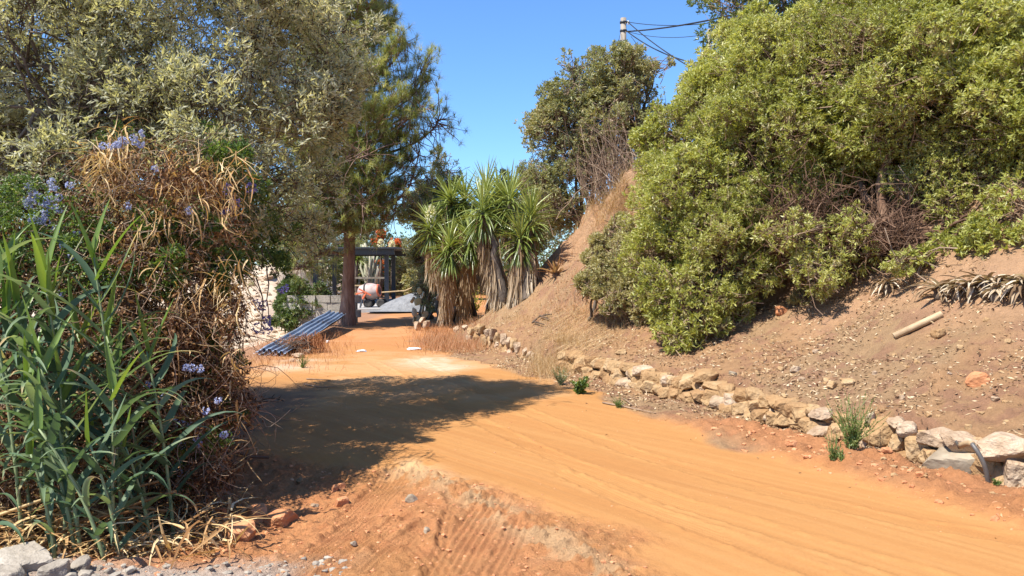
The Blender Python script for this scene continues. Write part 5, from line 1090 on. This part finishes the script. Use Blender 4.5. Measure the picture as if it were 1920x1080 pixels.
rx0, rx1 = P(655, 520, 38.4)[0], P(728, 520, 38.4)[0]; rz_ = P(690, 521, 38.4)[2]
g = Geo(); g.box(((rx0+rx1)/2, 38.4, rz_), (rx1-rx0, .05, .09)); part(g, 'top_rail', M['polewood'], rl)
for i in range(5): g = Geo(); g.box((rx0+(rx1-rx0)*i/4, 38.4, rz_/2-.03), (.045, .045, rz_+.06)); part(g, 'post', M['metal_dark'], rl)
# palm, columnar cactus, orange climber behind the frame
b = np.array([P(668, 500, 41)[0], 41, 0.]); t = thing('fan_palm', 'young palm with bright fronds behind the steel frame, right of the pine trunk', 'palm', b); g = Geo(); hd = P(668, 487, 41); g.tubes(limb(b, hd, .03, 6), .09, 8, cap=False); part(g, 'trunk', M['bark'], t, True)
N = 110; d = rdir(N); d[:, 2] = np.abs(d[:, 2])*.9-.25; g = Geo(); g.blades(hd+d*.05, d, rng.uniform(.7, 1.1, N), .07, .6, 4, fold=.3); part(g, 'fronds', M['yucca'], t)
b = np.array([P(696, 500, 42)[0], 42, 0.]); t = thing('columnar_cactus', 'pale many-armed columnar cactus behind the steel frame', 'cactus', b); g = Geo()
for k in range(17): e = P(696+rng.normal()*13, rng.uniform(455, 510), 42+rng.normal()*.3); g.tubes(limb(b+np.array([rng.normal()*.1, 0, .3]), e, .07, 8), np.linspace(.09, .06, 8), 7)
part(g, 'arms', M['cactus'], t, True)
b = np.array([P(712, 500, 44)[0], 44, 0.]); t = broad('bougainvillea', 'orange-flowered climber glowing above the steel roof', 'climber', b, [L3(712, 438, 44, .32, 1.3), L3(706, 450, 44, .3), L3(735, 462, 44, .5), L3(708, 500, 44, .5)], 700, 7, .12, .06, ['orangeflower', 'greenvine'], 66, .05, mix2=.9, shell=.5)
for k, (u, v) in enumerate([(714, 458), (735, 460)]):
    b = np.array([P(u, v, 43)[0], 43, 0.]); c_ = P(u, v, 43); t = thing('flowering_yucca', ['left cream flower spike above the steel roof', 'right cream flower spike above the steel roof'][k], 'yucca', b, 'cream flower spikes beyond the steel roof')
    g = Geo(); q = rdir(140)*np.array([.14, .14, .3]); g.leaves(c_+q*.8, q, .1, .07, .4); part(g, 'flower_spike', M['cream'], t); g = Geo(); g.tubes(np.array([b, b+(c_-b)*.5, c_]), [.1, .08, .03], 7); part(g, 'trunk', M['bark'], t, True)
    d = rdir(80); d[:, 2] = np.abs(d[:, 2])-.3; g = Geo(); g.blades(c_-np.array([0, 0, .5])+d*.05, d, .7, .06, .3, 4, fold=.2); part(g, 'leaf_rosette', M['yucca'], t)

# ---------------------------------------------------------------- utility pole and cables
pY = 27.; pt_ = P(1169, 34, pY); b = np.array([pt_[0], pY, float(H0(pt_[0], pY))-.2]); t = thing('utility_pole', 'weathered utility pole rising behind the broadleaf tree', 'utility pole', b)
g = Geo(); g.tubes(np.array([b, (b+pt_)/2, pt_]), [.14, .12, .10], 12); part(g, 'shaft', M['polewood'], t, True)
for dv in (8, 24, 44): g = Geo(); c_ = P(1169, 34+dv, pY); g.lathe([(.112, -.03), (.125, -.03), (.125, .03), (.112, .03)], c_, sides=14); part(g, 'steel_band', M['metal_dark'], t, True)
g = Geo(); g.beam(P(1169, 40, pY), P(1180, 41, pY-.1), .035); part(g, 'bracket', M['metal_dark'], t)
g = Geo(); c_ = P(1178, 42, pY-.1); g.lathe([(.001, -.08), (.035, -.07), (.02, -.04), (.04, -.01), (.02, .02), (.035, .05), (.001, .06)], c_, sides=10); part(g, 'insulator', M['porcelain'], t, True)
p2 = P(1330, 62, 20.); b = np.array([p2[0], 20., float(H0(p2[0], 20.))-.2]); t2 = thing('utility_pole', 'tip of a second thin pole at the left edge of the evergreen shrubs', 'utility pole', b)
g = Geo(); g.tubes(np.array([b, (b+p2)/2, p2+np.array([0, 0, .1])]), [.06, .05, .045], 10); part(g, 'shaft', M['polewood'], t2, True); g = Geo(); g.tubes(np.array([p2+[.12, 0, -.5], p2+[.12, 0, .1]]), .02, 8); part(g, 'side_rod', M['polewood'], t2, True)
def cable(a, b, sag, r_, label, YA=27., YB=20.):
    A = P(*a, YA-.1); B_ = P(*b, YB); q = np.linspace(0, 1, 18)[:, None]; pts = A*(1-q)+B_*q-np.array([0, 0, 1])*sag*4*q*(1-q); g = Geo(); g.tubes(pts, r_, 6)
    tag(g.build('overhead_cable', M['cable'], None, True), label, 'cable', 'cables from the utility pole')
cable((1176, 41), (1430, 25), .2, .012, 'uppermost thin cable running right from the pole top'); cable((1176, 59), (1430, 14), .1, .024, 'thick twisted cable climbing to the right above the shrub'); cable((1176, 59), (1440, 30), .35, .009, 'thin slack cable below the thick twisted one')
cable((1176, 40), (1330, 145), .12, .016, 'steep cable from the pole top crossing the other one'); cable((1176, 59), (1345, 125), .22, .018, 'lower bundled cable running down to the shrub'); cable((1183, 68), (1245, 130), .1, .008, 'short thin cable dropping into the broadleaf tree', YB=24)
cable((1164, 60), (1150, 110), .02, .008, 'grounding wire hanging on the left of the pole', YB=26.5)
